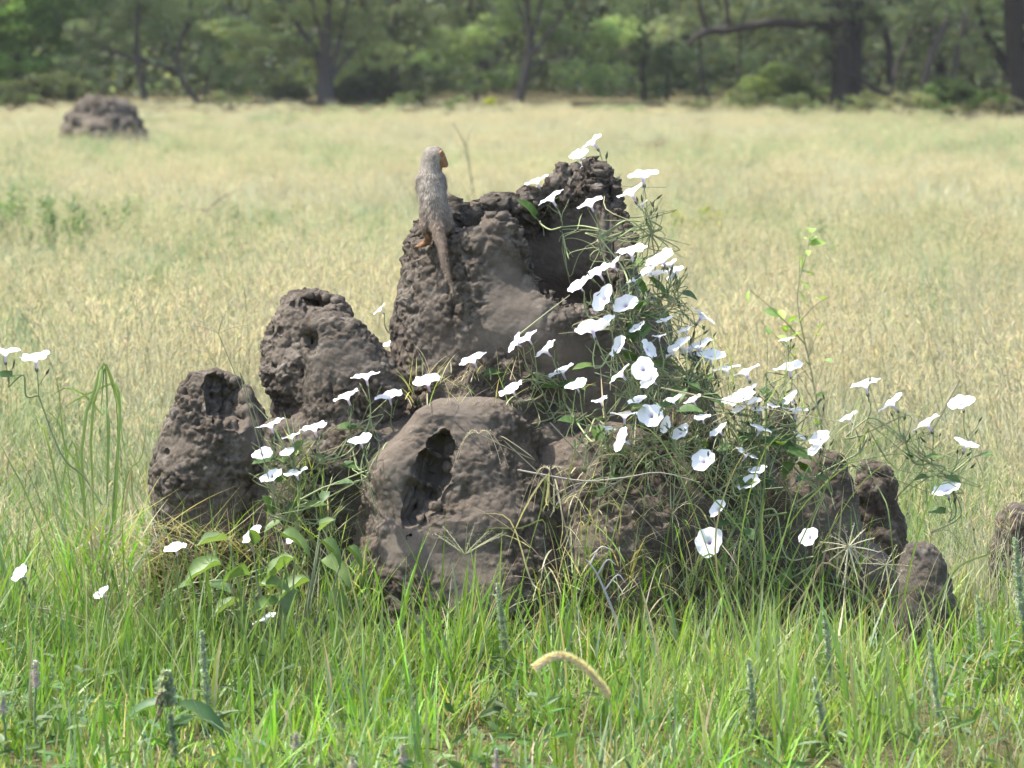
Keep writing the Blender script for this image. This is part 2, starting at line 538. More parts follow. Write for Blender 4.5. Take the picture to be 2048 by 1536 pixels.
def clay(name, rows, Yc, ratio, parent, h=0.0065, lump=0.012, lcell=0.05, mask=None, carve=None, cut=None,
         warp=0.012, rim=None, inner=None, p=2.2, ry=None, mat=None, label=None, edge=0.012, low=0.014, z0=-0.06, pits=0, pit_r=(0.008, 0.02), smooth_mask=None, seed=0):
    """one clay body: outline rows (py, left, right) at distance Yc give its half widths by height"""
    rows = sorted(rows, key=lambda r: -r[0])
    zs = np.array([W(1024, r[0], Yc).z for r in rows])
    xl = np.array([W(r[1], r[0], Yc).x for r in rows]); xr = np.array([W(r[2], r[0], Yc).x for r in rows])
    cx = (xl + xr) / 2; rx = (xr - xl) / 2
    rmax = rx.max()
    dep = ry if ry else rmax * ratio
    lo = np.array([cx.min() - rmax - 0.06, Yc - dep - 0.06, z0 - 0.03])
    lo[0] = (cx - rx).min() - 0.06
    hi = np.array([(cx + rx).max() + 0.06, Yc + dep + 0.06, zs.max() + 0.07])
    n = np.ceil((hi - lo) / h).astype(int) + 1
    ax = [lo[k] + np.arange(n[k]) * h for k in range(3)]
    X, Y, Z = [a.astype(np.float32) for a in np.meshgrid(*ax, indexing='ij')]
    if warp:
        # smooth wobble of the outline with height and angle
        cn = np.stack(np.meshgrid(*[np.arange(lo[k] - .1, hi[k] + .2, 0.04) for k in range(3)], indexing='ij'), -1)
        sh = cn.shape[:3]
        w1 = fbm(cn.reshape(-1, 3) + 3.7 + seed, 0.16, 2).reshape(sh); w2 = fbm(cn.reshape(-1, 3) + 9.1 + seed, 0.16, 2).reshape(sh)
        def samp(w):
            g = [(ax[k] - (lo[k] - .1)) / 0.04 for k in range(3)]
            i = [np.floor(a).astype(int) for a in g]; f = [(a - b).astype(np.float32) for a, b in zip(g, i)]
            r = w[i[0]] * (1 - f[0])[:, None, None] + w[i[0] + 1] * f[0][:, None, None]
            r = r[:, i[1]] * (1 - f[1])[None, :, None] + r[:, i[1] + 1] * f[1][None, :, None]
            return (r[:, :, i[2]] * (1 - f[2])[None, None, :] + r[:, :, i[2] + 1] * f[2][None, None, :]).astype(np.float32)
        Xw = X + warp * samp(w1); Yw = Y + warp * samp(w2)
    else:
        Xw, Yw = X, Y
    zi = Z[0, 0]
    CX = np.interp(zi, zs, cx).astype(np.float32)[None, None, :]
    RX = np.maximum(np.interp(zi, zs, rx), 0.004).astype(np.float32)[None, None, :]
    RY = (RX / rmax * dep) if not ry else np.maximum(RX / rmax * dep, min(dep * 0.25, 0.12))
    q = ((np.abs(Xw - CX) / RX) ** p + (np.abs(Yw - Yc) / RY) ** p) ** (1.0 / p)
    mn = np.minimum(RX, RY)
    f = (q - 1) * mn
    f = smax(f, Z - zs.max(), 0.015)
    if cut is not None:
        f = cut(f, X, Y, Z)
    if inner is not None:
        f = inner(f, q, mn, X, Y, Z)
    for e in (carve or []):
        # ellipsoid hollows: (px, py, Y, rx, ry, rz[, tilt])
        c = W(e[0], e[1], e[2]); a = e[6] if len(e) > 6 else 0
        ux = (X - c.x) * math.cos(a) + (Z - c.z) * math.sin(a); uz = -(X - c.x) * math.sin(a) + (Z - c.z) * math.cos(a)
        g = np.sqrt((ux / e[3]) ** 2 + ((Y - c.y) / e[4]) ** 2 + (uz / e[5]) ** 2)
        g = g * (1 + 0.13 * np.sin(95 * X + 60 * Z + 40 * Y) * np.sin(80 * Z - 52 * X + 1) + 0.07 * np.sin(230 * X - 150 * Z + 70 * Y))
        f = smax(f, -(g - 1) * min(e[3:6]), edge)
    if pits:
        # little tunnel mouths near the surface
        rs = np.random.RandomState(seed + 11)
        fl = np.argwhere((np.abs(f) < h) & (Z > zs.max() - 0.45))
        fl = fl[rs.choice(len(fl), min(pits, len(fl)), replace=False)]
        for (a, b, c3) in fl:
            r = rs.uniform(*pit_r); k = int(r * 1.6 / h) + 2
            s = tuple(slice(max(0, v - k), v + k + 1) for v in (a, b, c3))
            g = np.sqrt((X[s] - X[a, b, c3]) ** 2 + (Y[s] - Y[a, b, c3]) ** 2 + ((Z[s] - Z[a, b, c3]) * 1.2) ** 2) - r
            f[s] = smax(f[s], -g, 0.005)
    V, Q = surface_nets(f, lo, h)
    N = normals(V, Q)
    amp = np.ones(len(V)) if mask is None else mask(V)
    s1 = 1.0 - np.minimum(worley(V + 0.3 * seed, lcell), 1.1) ** 2
    s2 = 1.0 - np.minimum(worley(V * 1.07 + 5 + seed, lcell * 0.42), 1.1) ** 2
    rg = np.abs(vnoise(V + 8 + seed, lcell * 0.9)); big = np.clip(0.9 + 0.9 * vnoise(V + 31 + seed, 0.11), 0.25, 1.6); amp = amp * big
    d = amp * lump * ((s1 - 0.55) * 1.25 + (s2 - 0.5) * 0.75 - 0.5 * (rg < 0.06) * 0.8)
    d = d + fbm(V + seed, 0.22, 2) * low + (fbm(V + seed, 0.09, 3) * 0.008 + fbm(V + 2 + seed, 0.02, 2) * 0.0022) * np.clip(0.25 + amp, 0, 1)
    V = V + N * d[:, None]
    me = mesh_np(name, V, Q, True, np.repeat(np.clip(amp, 0, 1)[:, None], 3, 1))
    o = add(name, me, mat or M_EARTH, parent)
    if label: o['label'] = label
    ix = ((V[:, 0] - DX0) / H_DR).astype(int); iz = ((V[:, 2] - DZ0) / H_DR).astype(int)
    ok = (ix >= 0) & (ix < DNX) & (iz >= 0) & (iz < DNZ)
    np.minimum.at(DMAP, (ix[ok], iz[ok]), V[ok, 1])
    return o

mound = thing('termite_mound', 'large rough grey-brown termite mound with hollow chimneys in the middle of the field', 'termite mound', (0, 0, 0))
PXM = lambda V: to_px(V[:, 0], V[:, 1], V[:, 2])

# main hollow chimney: low broken front rim, tall back wall with a crest on the right
BACK = np.array([(800, 490), (845, 455), (880, 416), (905, 403), (930, 426), (958, 415), (985, 400), (1015, 404), (1036, 414), (1058, 392), (1098, 390), (1112, 350), (1130, 336), (1148, 344), (1165, 350), (1182, 330), (1200, 320), (1222, 350), (1243, 380), (1258, 430), (1300, 520)], float)
FRONT = np.array([(800, 510), (838, 492), (875, 486), (905, 472), (945, 465), (968, 448), (988, 434), (1018, 440), (1036, 470), (1056, 520), (1085, 578), (1125, 604), (1180, 628), (1215, 628), (1238, 590), (1252, 520), (1262, 470), (1300, 520)], float)
A_Y, A_RY = 10.25, 0.35
def rim_cut(f, X, Y, Z):
    px = 1024 + X * F_PX / Y
    t = (Y - A_Y) / A_RY
    b = np.clip((t + 0.25) / 0.6, 0, 1); b = b * b * (3 - 2 * b)
    jag = 14 * np.sin(px * 0.21 + Y * 40) + 10 * np.sin(px * 0.47 + 2 + Y * 25) + 9 * np.sin(px * 0.83 + Y * 60) + 7 * np.sin(px * 1.31 + 1)
    py = np.interp(px, FRONT[:, 0], FRONT[:, 1]) * (1 - b) + (np.interp(px, BACK[:, 0], BACK[:, 1])) * b + 0.42 * jag
    zr = CAM_H - (py - HORIZON) / F_PX * Y
    return smax(f, (Z - zr) * 0.8, 0.010).astype(np.float32)
def hollow(f, q, mn, X, Y, Z):
    th = 0.055 + 0.03 * np.clip((0.95 - Z) / 0.3, 0, 1)
    inn = (q - 1) * mn + th                       # < 0 inside the flue
    fl = 0.70 - Z                                 # floor of the flue
    return smax(f, -smax(inn, fl, 0.04), 0.010).astype(np.float32)
def main_mask(V):
    px, py = PXM(V)
    t = np.clip((985 - px) / 60, 0.0, 1)
    rimz = np.interp(px, FRONT[:, 0], FRONT[:, 1])
    band = np.clip(1 - (py - rimz - 30) / 60, 0, 1) * (V[:, 1] < A_Y)
    back = np.clip(1 - (py - np.interp(px, BACK[:, 0], BACK[:, 1]) - 50) / 50, 0, 1)
    return 0.12 + 0.95 * np.maximum(np.maximum(t * (V[:, 1] < A_Y + 0.2), band), back * 1.25)
clay('main_chimney', [(310, 872, 1245), (380, 862, 1248), (430, 846, 1256), (480, 826, 1262), (520, 812, 1266), (555, 800, 1275), (580, 796, 1296), (605, 791, 1318), (640, 789, 1336), (660, 789, 1340), (720, 796, 1338), (800, 790, 1370), (900, 780, 1400), (1100, 760, 1420), (1290, 750, 1430)],
     A_Y, 1, mound, h=0.0046, z0=0.28, ry=A_RY, lump=0.0165, lcell=0.030, mask=main_mask, cut=rim_cut, inner=hollow, warp=0.010, p=2.3,
     carve=[(1085, 660, 9.83, 0.15, 0.10, 0.16, 0.5)], pits=70, pit_r=(0.005, 0.013), seed=1, label='tall hollow main chimney with a jagged rim')
clay('chimney', [(586, 600, 655), (596, 566, 688), (615, 552, 700), (640, 540, 708), (665, 534, 716), (700, 527, 735), (745, 522, 765), (775, 532, 790), (800, 548, 800), (860, 545, 810), (950, 540, 820), (1290, 520, 830)],
     10.2, 0.85, mound, h=0.0047, z0=0.22, lump=0.0165, lcell=0.028, edge=0.005, carve=[(634, 607, 10.09, 0.060, 0.105, 0.027), (668, 612, 10.06, 0.03, 0.09, 0.022), (600, 604, 10.07, 0.03, 0.07, 0.02)], pits=90, pit_r=(0.005, 0.012), seed=2, label='rear left chimney with a pitted crater at its top')
clay('chimney', [(632, 640, 668), (640, 622, 690), (655, 611, 708), (680, 606, 732), (715, 605, 770), (745, 606, 792), (780, 608, 800), (830, 604, 800), (900, 598, 800), (1050, 590, 820), (1290, 585, 830)],
     9.98, 0.8, mound, h=0.0045, lump=0.013, lcell=0.030, carve=[(617, 678, 9.93, 0.022, 0.05, 0.038), (655, 645, 9.98, 0.015, 0.02, 0.012)], pits=90, pit_r=(0.004, 0.009), seed=3, label='sloping chimney with a side hole')
clay('chimney', [(737, 392, 424), (748, 372, 450), (765, 356, 474), (790, 344, 495), (815, 330, 507), (850, 318, 522), (900, 308, 530), (950, 301, 536), (1000, 298, 541), (1050, 299, 546), (1290, 280, 570)],
     10.05, 0.8, mound, h=0.0048, low=0.022, warp=0.02, lump=0.016, lcell=0.034, carve=[(456, 800, 9.95, 0.058, 0.13, 0.066), (432, 770, 9.97, 0.032, 0.10, 0.034), (474, 842, 9.92, 0.030, 0.11, 0.026)], edge=0.006, pits=60, pit_r=(0.004, 0.009), seed=4, label='squat left chimney with an open dark mouth')
def dome_mask(V):
    px, py = PXM(V)
    return 0.52 + 0.5 * vnoise(V + 5, 0.10) - 0.3 * np.exp(-((px - 800) / 90) ** 2 - ((py - 1110) / 60) ** 2) - 0.25 * np.exp(-((px - 930) / 70) ** 2 - ((py - 815) / 30) ** 2) + 0.5 * np.clip((px - 960) / 60, 0, 1) - 0.25 * np.exp(-((px - 850) / 60) ** 2 - ((py - 955) / 80) ** 2) + 0.5 * np.clip((py - 1180) / 60, 0, 1)
clay('buttress', [(796, 905, 958), (804, 868, 992), (822, 832, 1022), (855, 802, 1044), (905, 768, 1058), (970, 740, 1076), (1040, 712, 1100), (1100, 690, 1124), (1160, 672, 1146), (1230, 655, 1165), (1300, 640, 1180)],
     9.8, 0.8, mound, h=0.0055, lump=0.016, lcell=0.030, mask=dome_mask, carve=[(880, 897, 9.66, 0.030, 0.10, 0.040, -0.3), (862, 942, 9.65, 0.052, 0.11, 0.050, -0.5), (838, 990, 9.62, 0.048, 0.11, 0.048, -0.6), (822, 1030, 9.60, 0.022, 0.11, 0.034, -0.3), (778, 930, 9.58, 0.05, 0.04, 0.09, .1), (950, 1000, 9.56, 0.06, 0.035, 0.10, .2), (846, 962, 9.575, 0.078, 0.06, 0.115, -.45)], edge=0.005, low=0.024, warp=0.03, pits=40, pit_r=(0.004, 0.008), seed=5, mat=M_EARTH_RED, label='rounded front buttress with a deep triangular hole')
clay('wall', [(815, 640, 720), (835, 600, 900), (860, 585, 1000), (900, 575, 1060), (1000, 560, 1080), (1290, 540, 1100)],
     10.0, 0.5, mound, h=0.0065, ry=0.24, lump=0.013, lcell=0.026, warp=0.03, seed=31, label='crumbly wall tying the twin chimneys to the buttress')
clay('wall', [(842, 565, 605), (860, 545, 640), (900, 522, 690), (960, 505, 720), (1050, 490, 740), (1290, 470, 760)],
     10.02, 0.7, mound, h=0.007, lump=0.013, lcell=0.03, warp=0.03, seed=33, label='low earth bank joining the left chimney to the twin chimneys')
clay('wall', [(818, 1040, 1130), (838, 1000, 1180), (870, 980, 1220), (930, 970, 1240), (1290, 960, 1260)],
     9.98, 0.6, mound, h=0.007, lump=0.013, lcell=0.03, warp=0.03, seed=34, label='earth bank between the buttress and the front wall')
clay('ledge', [(700, 1005, 1045), (715, 985, 1075), (740, 965, 1090), (765, 900, 1095), (800, 840, 1120), (860, 820, 1140), (1000, 800, 1150), (1290, 790, 1160)],
     10.0, 0.6, mound, h=0.0056, z0=0.2, lump=0.018, lcell=0.028, seed=6, label='knobbly ledge below the main chimney')
clay('wall', [(852, 1190, 1235), (866, 1130, 1270), (885, 1080, 1300), (920, 1040, 1340), (960, 1030, 1380), (1020, 1020, 1450), (1060, 1010, 1510), (1150, 1000, 1570), (1290, 990, 1620)],
     9.92, 0.6, mound, lump=0.012, lcell=0.036, carve=[(1125, 865, 9.72, 0.05, 0.06, 0.03)], warp=0.02, seed=7, ry=0.28, mat=M_EARTH_RED, label='low front wall half hidden by vines')
for k, (rows, yy) in enumerate([
        ([(752, 1375, 1405), (765, 1360, 1418), (800, 1352, 1424), (900, 1350, 1430), (1290, 1340, 1440)], 10.2),
        ([(790, 1335, 1390), (805, 1310, 1420), (850, 1295, 1440), (950, 1280, 1460), (1290, 1260, 1480)], 10.06),
        ([(836, 1375, 1408), (848, 1358, 1424), (880, 1350, 1432), (980, 1345, 1450), (1290, 1340, 1460)], 9.93),
        ([(796, 1548, 1572), (812, 1538, 1584), (860, 1536, 1590), (930, 1530, 1600), (1290, 1515, 1620)], 10.1),
        ([(880, 1460, 1500), (900, 1440, 1530), (960, 1420, 1560), (1290, 1400, 1580)], 10.0)]):
    clay('stub', rows, yy, 1.0, mound, h=0.008, z0=0.1, lump=0.008, lcell=0.05, seed=8 + k)
clay('shoulder', [(902, 1640, 1672), (915, 1605, 1686), (940, 1580, 1694), (980, 1540, 1706), (1040, 1510, 1724), (1080, 1490, 1746), (1115, 1480, 1785), (1150, 1470, 1800), (1290, 1450, 1810)],
     9.95, 0.7, mound, lump=0.009, lcell=0.05, seed=14, mat=M_EARTH_RED, label='sloping right shoulder')
clay('stub', [(922, 1732, 1762), (935, 1715, 1775), (965, 1708, 1788), (1010, 1704, 1796), (1060, 1700, 1815), (1290, 1690, 1830)],
     10.25, 0.9, mound, low=0.006, lump=0.008, lcell=0.04, carve=[(1748, 955, 10.19, 0.022, 0.03, 0.028)], seed=15, mat=M_EARTH_RED)
clay('base', [(1050, 700, 1500), (1100, 400, 1600), (1160, 290, 1760), (1230, 240, 1830), (1290, 220, 1860)],
     10.3, 0.5, mound, h=0.014, ry=0.62, lump=0.02, lcell=0.09, seed=16, mat=M_EARTH_RED, label='low spreading foot')

def side_mound(rows, yy, label, **kw):
    o = clay('termite_mound', rows, yy, 0.85, None, **kw)
    return tag(o, label, 'termite mound')
side_mound([(1083, 1825, 1862), (1090, 1812, 1876), (1110, 1803, 1884), (1140, 1790, 1892), (1180, 1772, 1900), (1240, 1748, 1912), (1300, 1735, 1925)],
           9.75, 'small blunt clay cone just right of the big mound', low=0.005, lump=0.006, lcell=0.03, carve=[(1858, 1090, 9.68, 0.014, 0.03, 0.012)], seed=20)
side_mound([(1010, 2015, 2070), (1022, 2004, 2085), (1045, 1994, 2100), (1085, 1988, 2105), (1150, 1980, 2110), (1215, 1965, 2120), (1300, 1955, 2130)],
           10.45, 'dark clay cone cut off by the right edge of the picture', low=0.006, lump=0.007, lcell=0.04, seed=21)
FAR_Y = 12370.0 / (288 - HORIZON)
side_mound([(197, 190, 225), (205, 165, 250), (219, 148, 262), (241, 135, 276), (268, 126, 292), (300, 118, 300)],
           FAR_Y, 'distant dark dome of a mound out in the pale grass on the left', h=0.03, lump=0.09, lcell=0.22, warp=0.06, seed=22)

def drape(px, py, off=0.05, default=9.9):
    """distance of the mound's face behind a picture position, a little in front of it"""
    Y = default
    for _ in range(3):
        p = W(px, py, Y)
        ix = int((p.x - DX0) / H_DR); iz = int((p.z - DZ0) / H_DR)
        s = DMAP[max(0, ix - 1):ix + 2, max(0, iz - 1):iz + 2]
        if s.size == 0 or s.min() > 50: return default
        Y = float(s.min()) - off
    return Y
# ---------------------------------------------------------------- field grass (uncountable): clumps instanced on points
def clump_mesh(name, n, hgt, col, tipcol, radius=0.26, width=0.0029, lean=(0.05, 0.45), curl=(0.1, 0.9), segs=4, heads=0, headcol=(0.5, 0.42, 0.26)):
    mb = MB()
    a = rnd(0, 2 * np.pi, n); r = radius * np.sqrt(rnd(0, 1, n))
    base = np.stack([r * np.cos(a), r * np.sin(a), np.full(n, -0.01)], -1)
    L = hgt * rnd(0.45, 1.1, n)
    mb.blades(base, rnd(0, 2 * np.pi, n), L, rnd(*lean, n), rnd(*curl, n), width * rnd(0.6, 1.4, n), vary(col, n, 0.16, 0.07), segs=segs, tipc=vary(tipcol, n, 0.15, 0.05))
    for k in range(heads):
        # thin culm with a loose seed head
        az = random.uniform(0, 6.28); h = hgt * random.uniform(0.85, 1.35); ln = random.uniform(0.05, 0.3)
        b = Vector((random.uniform(-radius, radius), random.uniform(-radius, radius), 0))
        p = [b + Vector((math.cos(az) * ln * h * t * t, math.sin(az) * ln * h * t * t, h * t)) for t in (0, 0.35, 0.7, 1)]
        mb.tube(p, 0.0016, 0.0009, 3, c=np.array(col) * random.uniform(0.8, 1.1))
        m = 16
        t = rnd(0.66, 1.02, m)
        hb = np.stack([b.x + math.cos(az) * ln * h * t * t, b.y + math.sin(az) * ln * h * t * t, h * t], -1)
        mb.blades(hb, rnd(0, 6.28, m), rnd(0.02, 0.055, m), rnd(0.3, 1.0, m), rnd(0, 0.6, m), rnd(0.002, 0.0045, m), vary(headcol, m, 0.15), segs=2)
    return mb.mesh(name, smooth=False)

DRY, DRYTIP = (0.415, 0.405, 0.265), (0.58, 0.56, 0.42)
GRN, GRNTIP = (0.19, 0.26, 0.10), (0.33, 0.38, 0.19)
BLUEG = (0.10, 0.155, 0.075)
src = bpy.data.collections.new('field_grass_clumps')
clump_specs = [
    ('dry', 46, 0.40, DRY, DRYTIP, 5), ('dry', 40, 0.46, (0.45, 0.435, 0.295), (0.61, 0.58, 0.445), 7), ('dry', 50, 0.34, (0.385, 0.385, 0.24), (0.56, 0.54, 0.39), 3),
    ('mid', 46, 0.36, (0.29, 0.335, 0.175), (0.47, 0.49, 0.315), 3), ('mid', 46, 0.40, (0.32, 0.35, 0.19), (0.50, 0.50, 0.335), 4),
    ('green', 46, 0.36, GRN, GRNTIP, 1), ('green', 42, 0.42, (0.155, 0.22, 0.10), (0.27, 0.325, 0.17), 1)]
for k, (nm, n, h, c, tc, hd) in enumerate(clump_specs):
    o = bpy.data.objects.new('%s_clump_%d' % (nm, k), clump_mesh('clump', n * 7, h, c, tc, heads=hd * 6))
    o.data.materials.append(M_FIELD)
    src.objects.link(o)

def scatter_object(name, pts, idx, scl, label, cat, coll, tilt=0.12):
    me = bpy.data.meshes.new(name)
    me.vertices.add(len(pts)); me.vertices.foreach_set('co', np.asarray(pts, dtype=np.float32).ravel())
    a = me.attributes.new('idx', 'INT', 'POINT'); a.data.foreach_set('value', np.asarray(idx, dtype=np.int32))
    a = me.attributes.new('scl', 'FLOAT_VECTOR', 'POINT'); a.data.foreach_set('vector', np.asarray(scl, dtype=np.float32).ravel())
    rot = np.stack([np.random.normal(0, tilt, len(pts)), np.random.normal(0, tilt, len(pts)), rnd(0, 6.28, len(pts))], -1)
    a = me.attributes.new('rot', 'FLOAT_VECTOR', 'POINT'); a.data.foreach_set('vector', rot.astype(np.float32).ravel())
    o = add(name, me)
    ng = bpy.data.node_groups.new(name, 'GeometryNodeTree')
    ng.interface.new_socket('Geometry', in_out='INPUT', socket_type='NodeSocketGeometry')
    ng.interface.new_socket('Geometry', in_out='OUTPUT', socket_type='NodeSocketGeometry')
    gi_, go_ = ng.nodes.new('NodeGroupInput'), ng.nodes.new('NodeGroupOutput')
    ci = ng.nodes.new('GeometryNodeCollectionInfo'); ci.inputs['Collection'].default_value = coll
    ci.inputs['Separate Children'].default_value = True; ci.inputs['Reset Children'].default_value = True
    ip = ng.nodes.new('GeometryNodeInstanceOnPoints'); ip.inputs['Pick Instance'].default_value = True
    def attr(nm, ty):
        n = ng.nodes.new('GeometryNodeInputNamedAttribute'); n.data_type = ty; n.inputs['Name'].default_value = nm
        return n.outputs['Attribute']
    er = ng.nodes.new('FunctionNodeEulerToRotation')
    ng.links.new(attr('rot', 'FLOAT_VECTOR'), er.inputs[0])
    ng.links.new(gi_.outputs[0], ip.inputs['Points']); ng.links.new(ci.outputs[0], ip.inputs['Instance'])
    ng.links.new(attr('idx', 'INT'), ip.inputs['Instance Index'])
    ng.links.new(er.outputs[0], ip.inputs['Rotation'])
    ng.links.new(attr('scl', 'FLOAT_VECTOR'), ip.inputs['Scale'])
    ng.links.new(ip.outputs[0], go_.inputs[0])
    md = o.modifiers.new('scatter', 'NODES'); md.node_group = ng
    return tag(o, label, cat, kind='stuff')

def field_points(y0, y1, dens, side=1.9, extra=3.0):
    """points over the part of the field the picture looks at, with room at the sides"""
    n = int(dens * ((y0 + y1) * 0.1366 * side + 2 * extra) * (y1 - y0))
    y = rnd(y0, y1, n); w = y * 0.1366 * side + extra
    wm = y1 * 0.1366 * side + extra
    x = rnd(-wm, wm, n)
    k = np.abs(x) < w
    return x[k], y[k]

def in_mound(x, y):
    """footprint of the mounds, kept clear of field grass"""
    a = ((x - 0.02) / 1.28) ** 2 + ((y - 10.2) / 0.80) ** 2 < 1
    b = ((x - 1.06) / 0.13) ** 2 + ((y - 9.8) / 0.35) ** 2 < 1
    c = ((x - 1.36) / 0.13) ** 2 + ((y - 10.45) / 0.13) ** 2 < 1
    fm = W(209, 262, FAR_Y)
    d = ((x - fm.x) / 1.2) ** 2 + ((y - FAR_Y + 0.4) / 1.0) ** 2 < 1
    return a | b | c | d

XS, YS = [], []
for (y0, y1, dn) in ((10.0, 16, 13), (16, 26, 8.2), (26, 42, 5.2), (42, 54, 4.2), (54, 66, 4.0), (66, 75, 3.2)):
    x, y = field_points(y0, y1, dn)
    XS.append(x); YS.append(y)
x = np.concatenate(XS); y = np.concatenate(YS)
k = ~in_mound(x, y); x, y = x[k], y[k]
z = ground_z(x, y)
P = np.stack([x, y, z], -1)
g = 2.1 * fbm(np.stack([x * 0.55, y * 0.22, 0 * x], -1), 1.5, 3)
g = g + np.clip((13.5 - y) / 3.0, -0.25, 1.3)                       # greener close to the mound
g = g + 0.6 * np.clip((x / y - 0.03) / 0.06, -0.2, 1) * np.clip((32 - y) / 10, 0, 1)   # greener on the right
g = g + 2.2 * np.exp(-((y - 28.5) / 2.4) ** 2) * np.clip((-x - 1.0) / 1.4, 0, 1)        # weedy band on the left
g = g + 0.7 * np.clip((y - 46) / 10, 0, 1) * np.clip((x - 1.5) / 3, 0, 1)               # rank growth under the right hand trees
u = g + 0.08 + np.random.normal(0, 0.24, len(x))
idx = np.where(u > 0.75, np.random.randint(5, 7, len(x)), np.where(u > 0.28, np.random.randint(3, 5, len(x)), np.random.randint(0, 3, len(x))))
s = rnd(0.7, 1.15, len(x)) * (1 + 0.25 * np.clip((y - 15) / 40, 0, 1))
s = s * np.where(y < 13, 0.75, 1.0)
s = s * (1 - 0.42 * np.clip((y - 16) / 22, 0, 1)) * (1 - 0.42 * np.clip((y - 40) / 22, 0, 1)) * (1 - 0.4 * np.clip((y - 65) / 3, 0, 1))
scl = np.stack([s * (1 + np.clip((y - 18) / 30, 0, 0.8)), s * (1 + np.clip((y - 18) / 30, 0, 0.8)), s * 0.95], -1)
scatter_object('field_grass', P, idx, scl, 'pale dry savanna grass with green patches filling the field', 'grass', src)
# ---------------------------------------------------------------- woodland behind the field
M_CROWN = leaf_mat('tree_foliage', 0.5, 0.55, 0.25, (1.15, 1.2, 0.6))
TREE_Y = 12370.0 / (205 - HORIZON)

def crown_mesh(name, blobs, n, col, size=(0.05, 0.11), wid=0.4, droop=0.3):
    """leaf sprays spread through the volume of uneven clumps, denser towards their shells"""
    mb = MB()
    vol = np.array([b[1] ** 2 for b in blobs]); vol = vol / vol.sum()
    for (c, r, *fl), v in zip(blobs, vol):
        m = max(30, int(n * v)); fl = fl[0] if fl else 0.6
        d = np.random.normal(0, 1, (m, 3)); d /= np.linalg.norm(d, axis=1, keepdims=True)
        rr = rnd(0.25, 1, m) ** 0.6
        # sprays gather on a few dozen twigs, which leaves gaps
        tw = np.random.normal(0, 1, (max(6, m // 40), 3)); tw /= np.linalg.norm(tw, axis=1, keepdims=True)
        tw = tw * rnd(0.35, 1, (len(tw), 1)) ** 0.5
        p = tw[np.random.randint(0, len(tw), m)] + d * rr[:, None] * 0.30
        p = p * r * np.array([1, 1, fl]) + np.array(c)
        dr = np.random.normal(0, 1, (m, 3)) * np.array([1, 1, 0.45]) + np.array([0, 0, -droop])
        cc = vary(col, m, 0.22, 0.08) * np.random.uniform(0.6, 1.4)
        mb.diamonds(p, dr, np.random.normal(0, 0.6, (m, 3)) + np.array([0, 0, 1]), rnd(*size, m), rnd(*size, m) * wid, cc)
    return mb.mesh(name, smooth=False)

def tree(name, label, px, py, limbs, blobs, leaves, col, bark=(0.085, 0.072, 0.062), cat='tree', size=(0.05, 0.11), group='trees along the far edge of the field', twigs=26, dY=0.0):
    """limbs: lists of (px, py, dy, radius) picture positions at the tree's own distance; blobs (px, py, dy, r, flat)"""
    Y = 12370.0 / (py - HORIZON) + dY
    base = W(px, py, Y); base.z = 0
    t = thing(name, label, cat, base, group)
    mb = MB(); tips = []
    for lm in limbs:
        pts = [W(a, b, Y) + Vector((0, d, 0)) - base for a, b, d, r in lm]
        rad = [r for *_, r in lm]
        cp = curve_pts(pts, 4 * (len(pts) - 1))
        rr = np.interp(np.linspace(0, 1, len(cp)), np.linspace(0, 1, len(rad)), rad)
        mb.tube(cp, rr, None, 7, c=bark)
        tips += cp[len(cp) // 2:]
    for k in range(twigs):
        a = random.choice(tips)
        e = Vector((random.gauss(0, 0.5), random.gauss(0, 0.5), random.gauss(0.15, 0.4)))
        mb.tube(curve_pts([a, a + e * 0.5 + Vector((0, 0, random.gauss(0, 0.06))), a + e], 6), random.uniform(0.008, 0.022), 0.003, 4, c=np.array(bark) * 1.15)
    add('trunk', mb.mesh('trunk'), M_BARK, t)
    bl = [(tuple(W(a, b, Y) + Vector((0, d, 0)) - base), r, f) for a, b, d, r, f in blobs]
    add('crown', crown_mesh('crown', bl, int(leaves * 2.35), col, size=size), M_CROWN, t)
    return t

LG, MG, DG, YG = (0.29, 0.36, 0.17), (0.24, 0.285, 0.16), (0.16, 0.19, 0.12), (0.36, 0.39, 0.20)

def up_limbs(px, py, n=5, r=0.06, spread=60, top=-420):
    """unseen upper limbs carrying the crown above the frame"""
    return [[(px + random.uniform(-8, 8), py, 0, r), (px + random.uniform(-spread, spread), (py + top) / 2, random.uniform(-0.5, 0.5), r * 0.6),
             (px + random.uniform(-2.6, 2.6) * spread, top, random.uniform(-1.2, 1.2), 0.012)] for _ in range(n)]
def high_crown(px, spread=190, n=4, y=(-330, -90), r=(0.8, 1.3)):
    return [(px + random.uniform(-spread, spread), random.uniform(*y), random.uniform(-1.4, 1.4), random.uniform(*r), 0.55) for _ in range(n)]

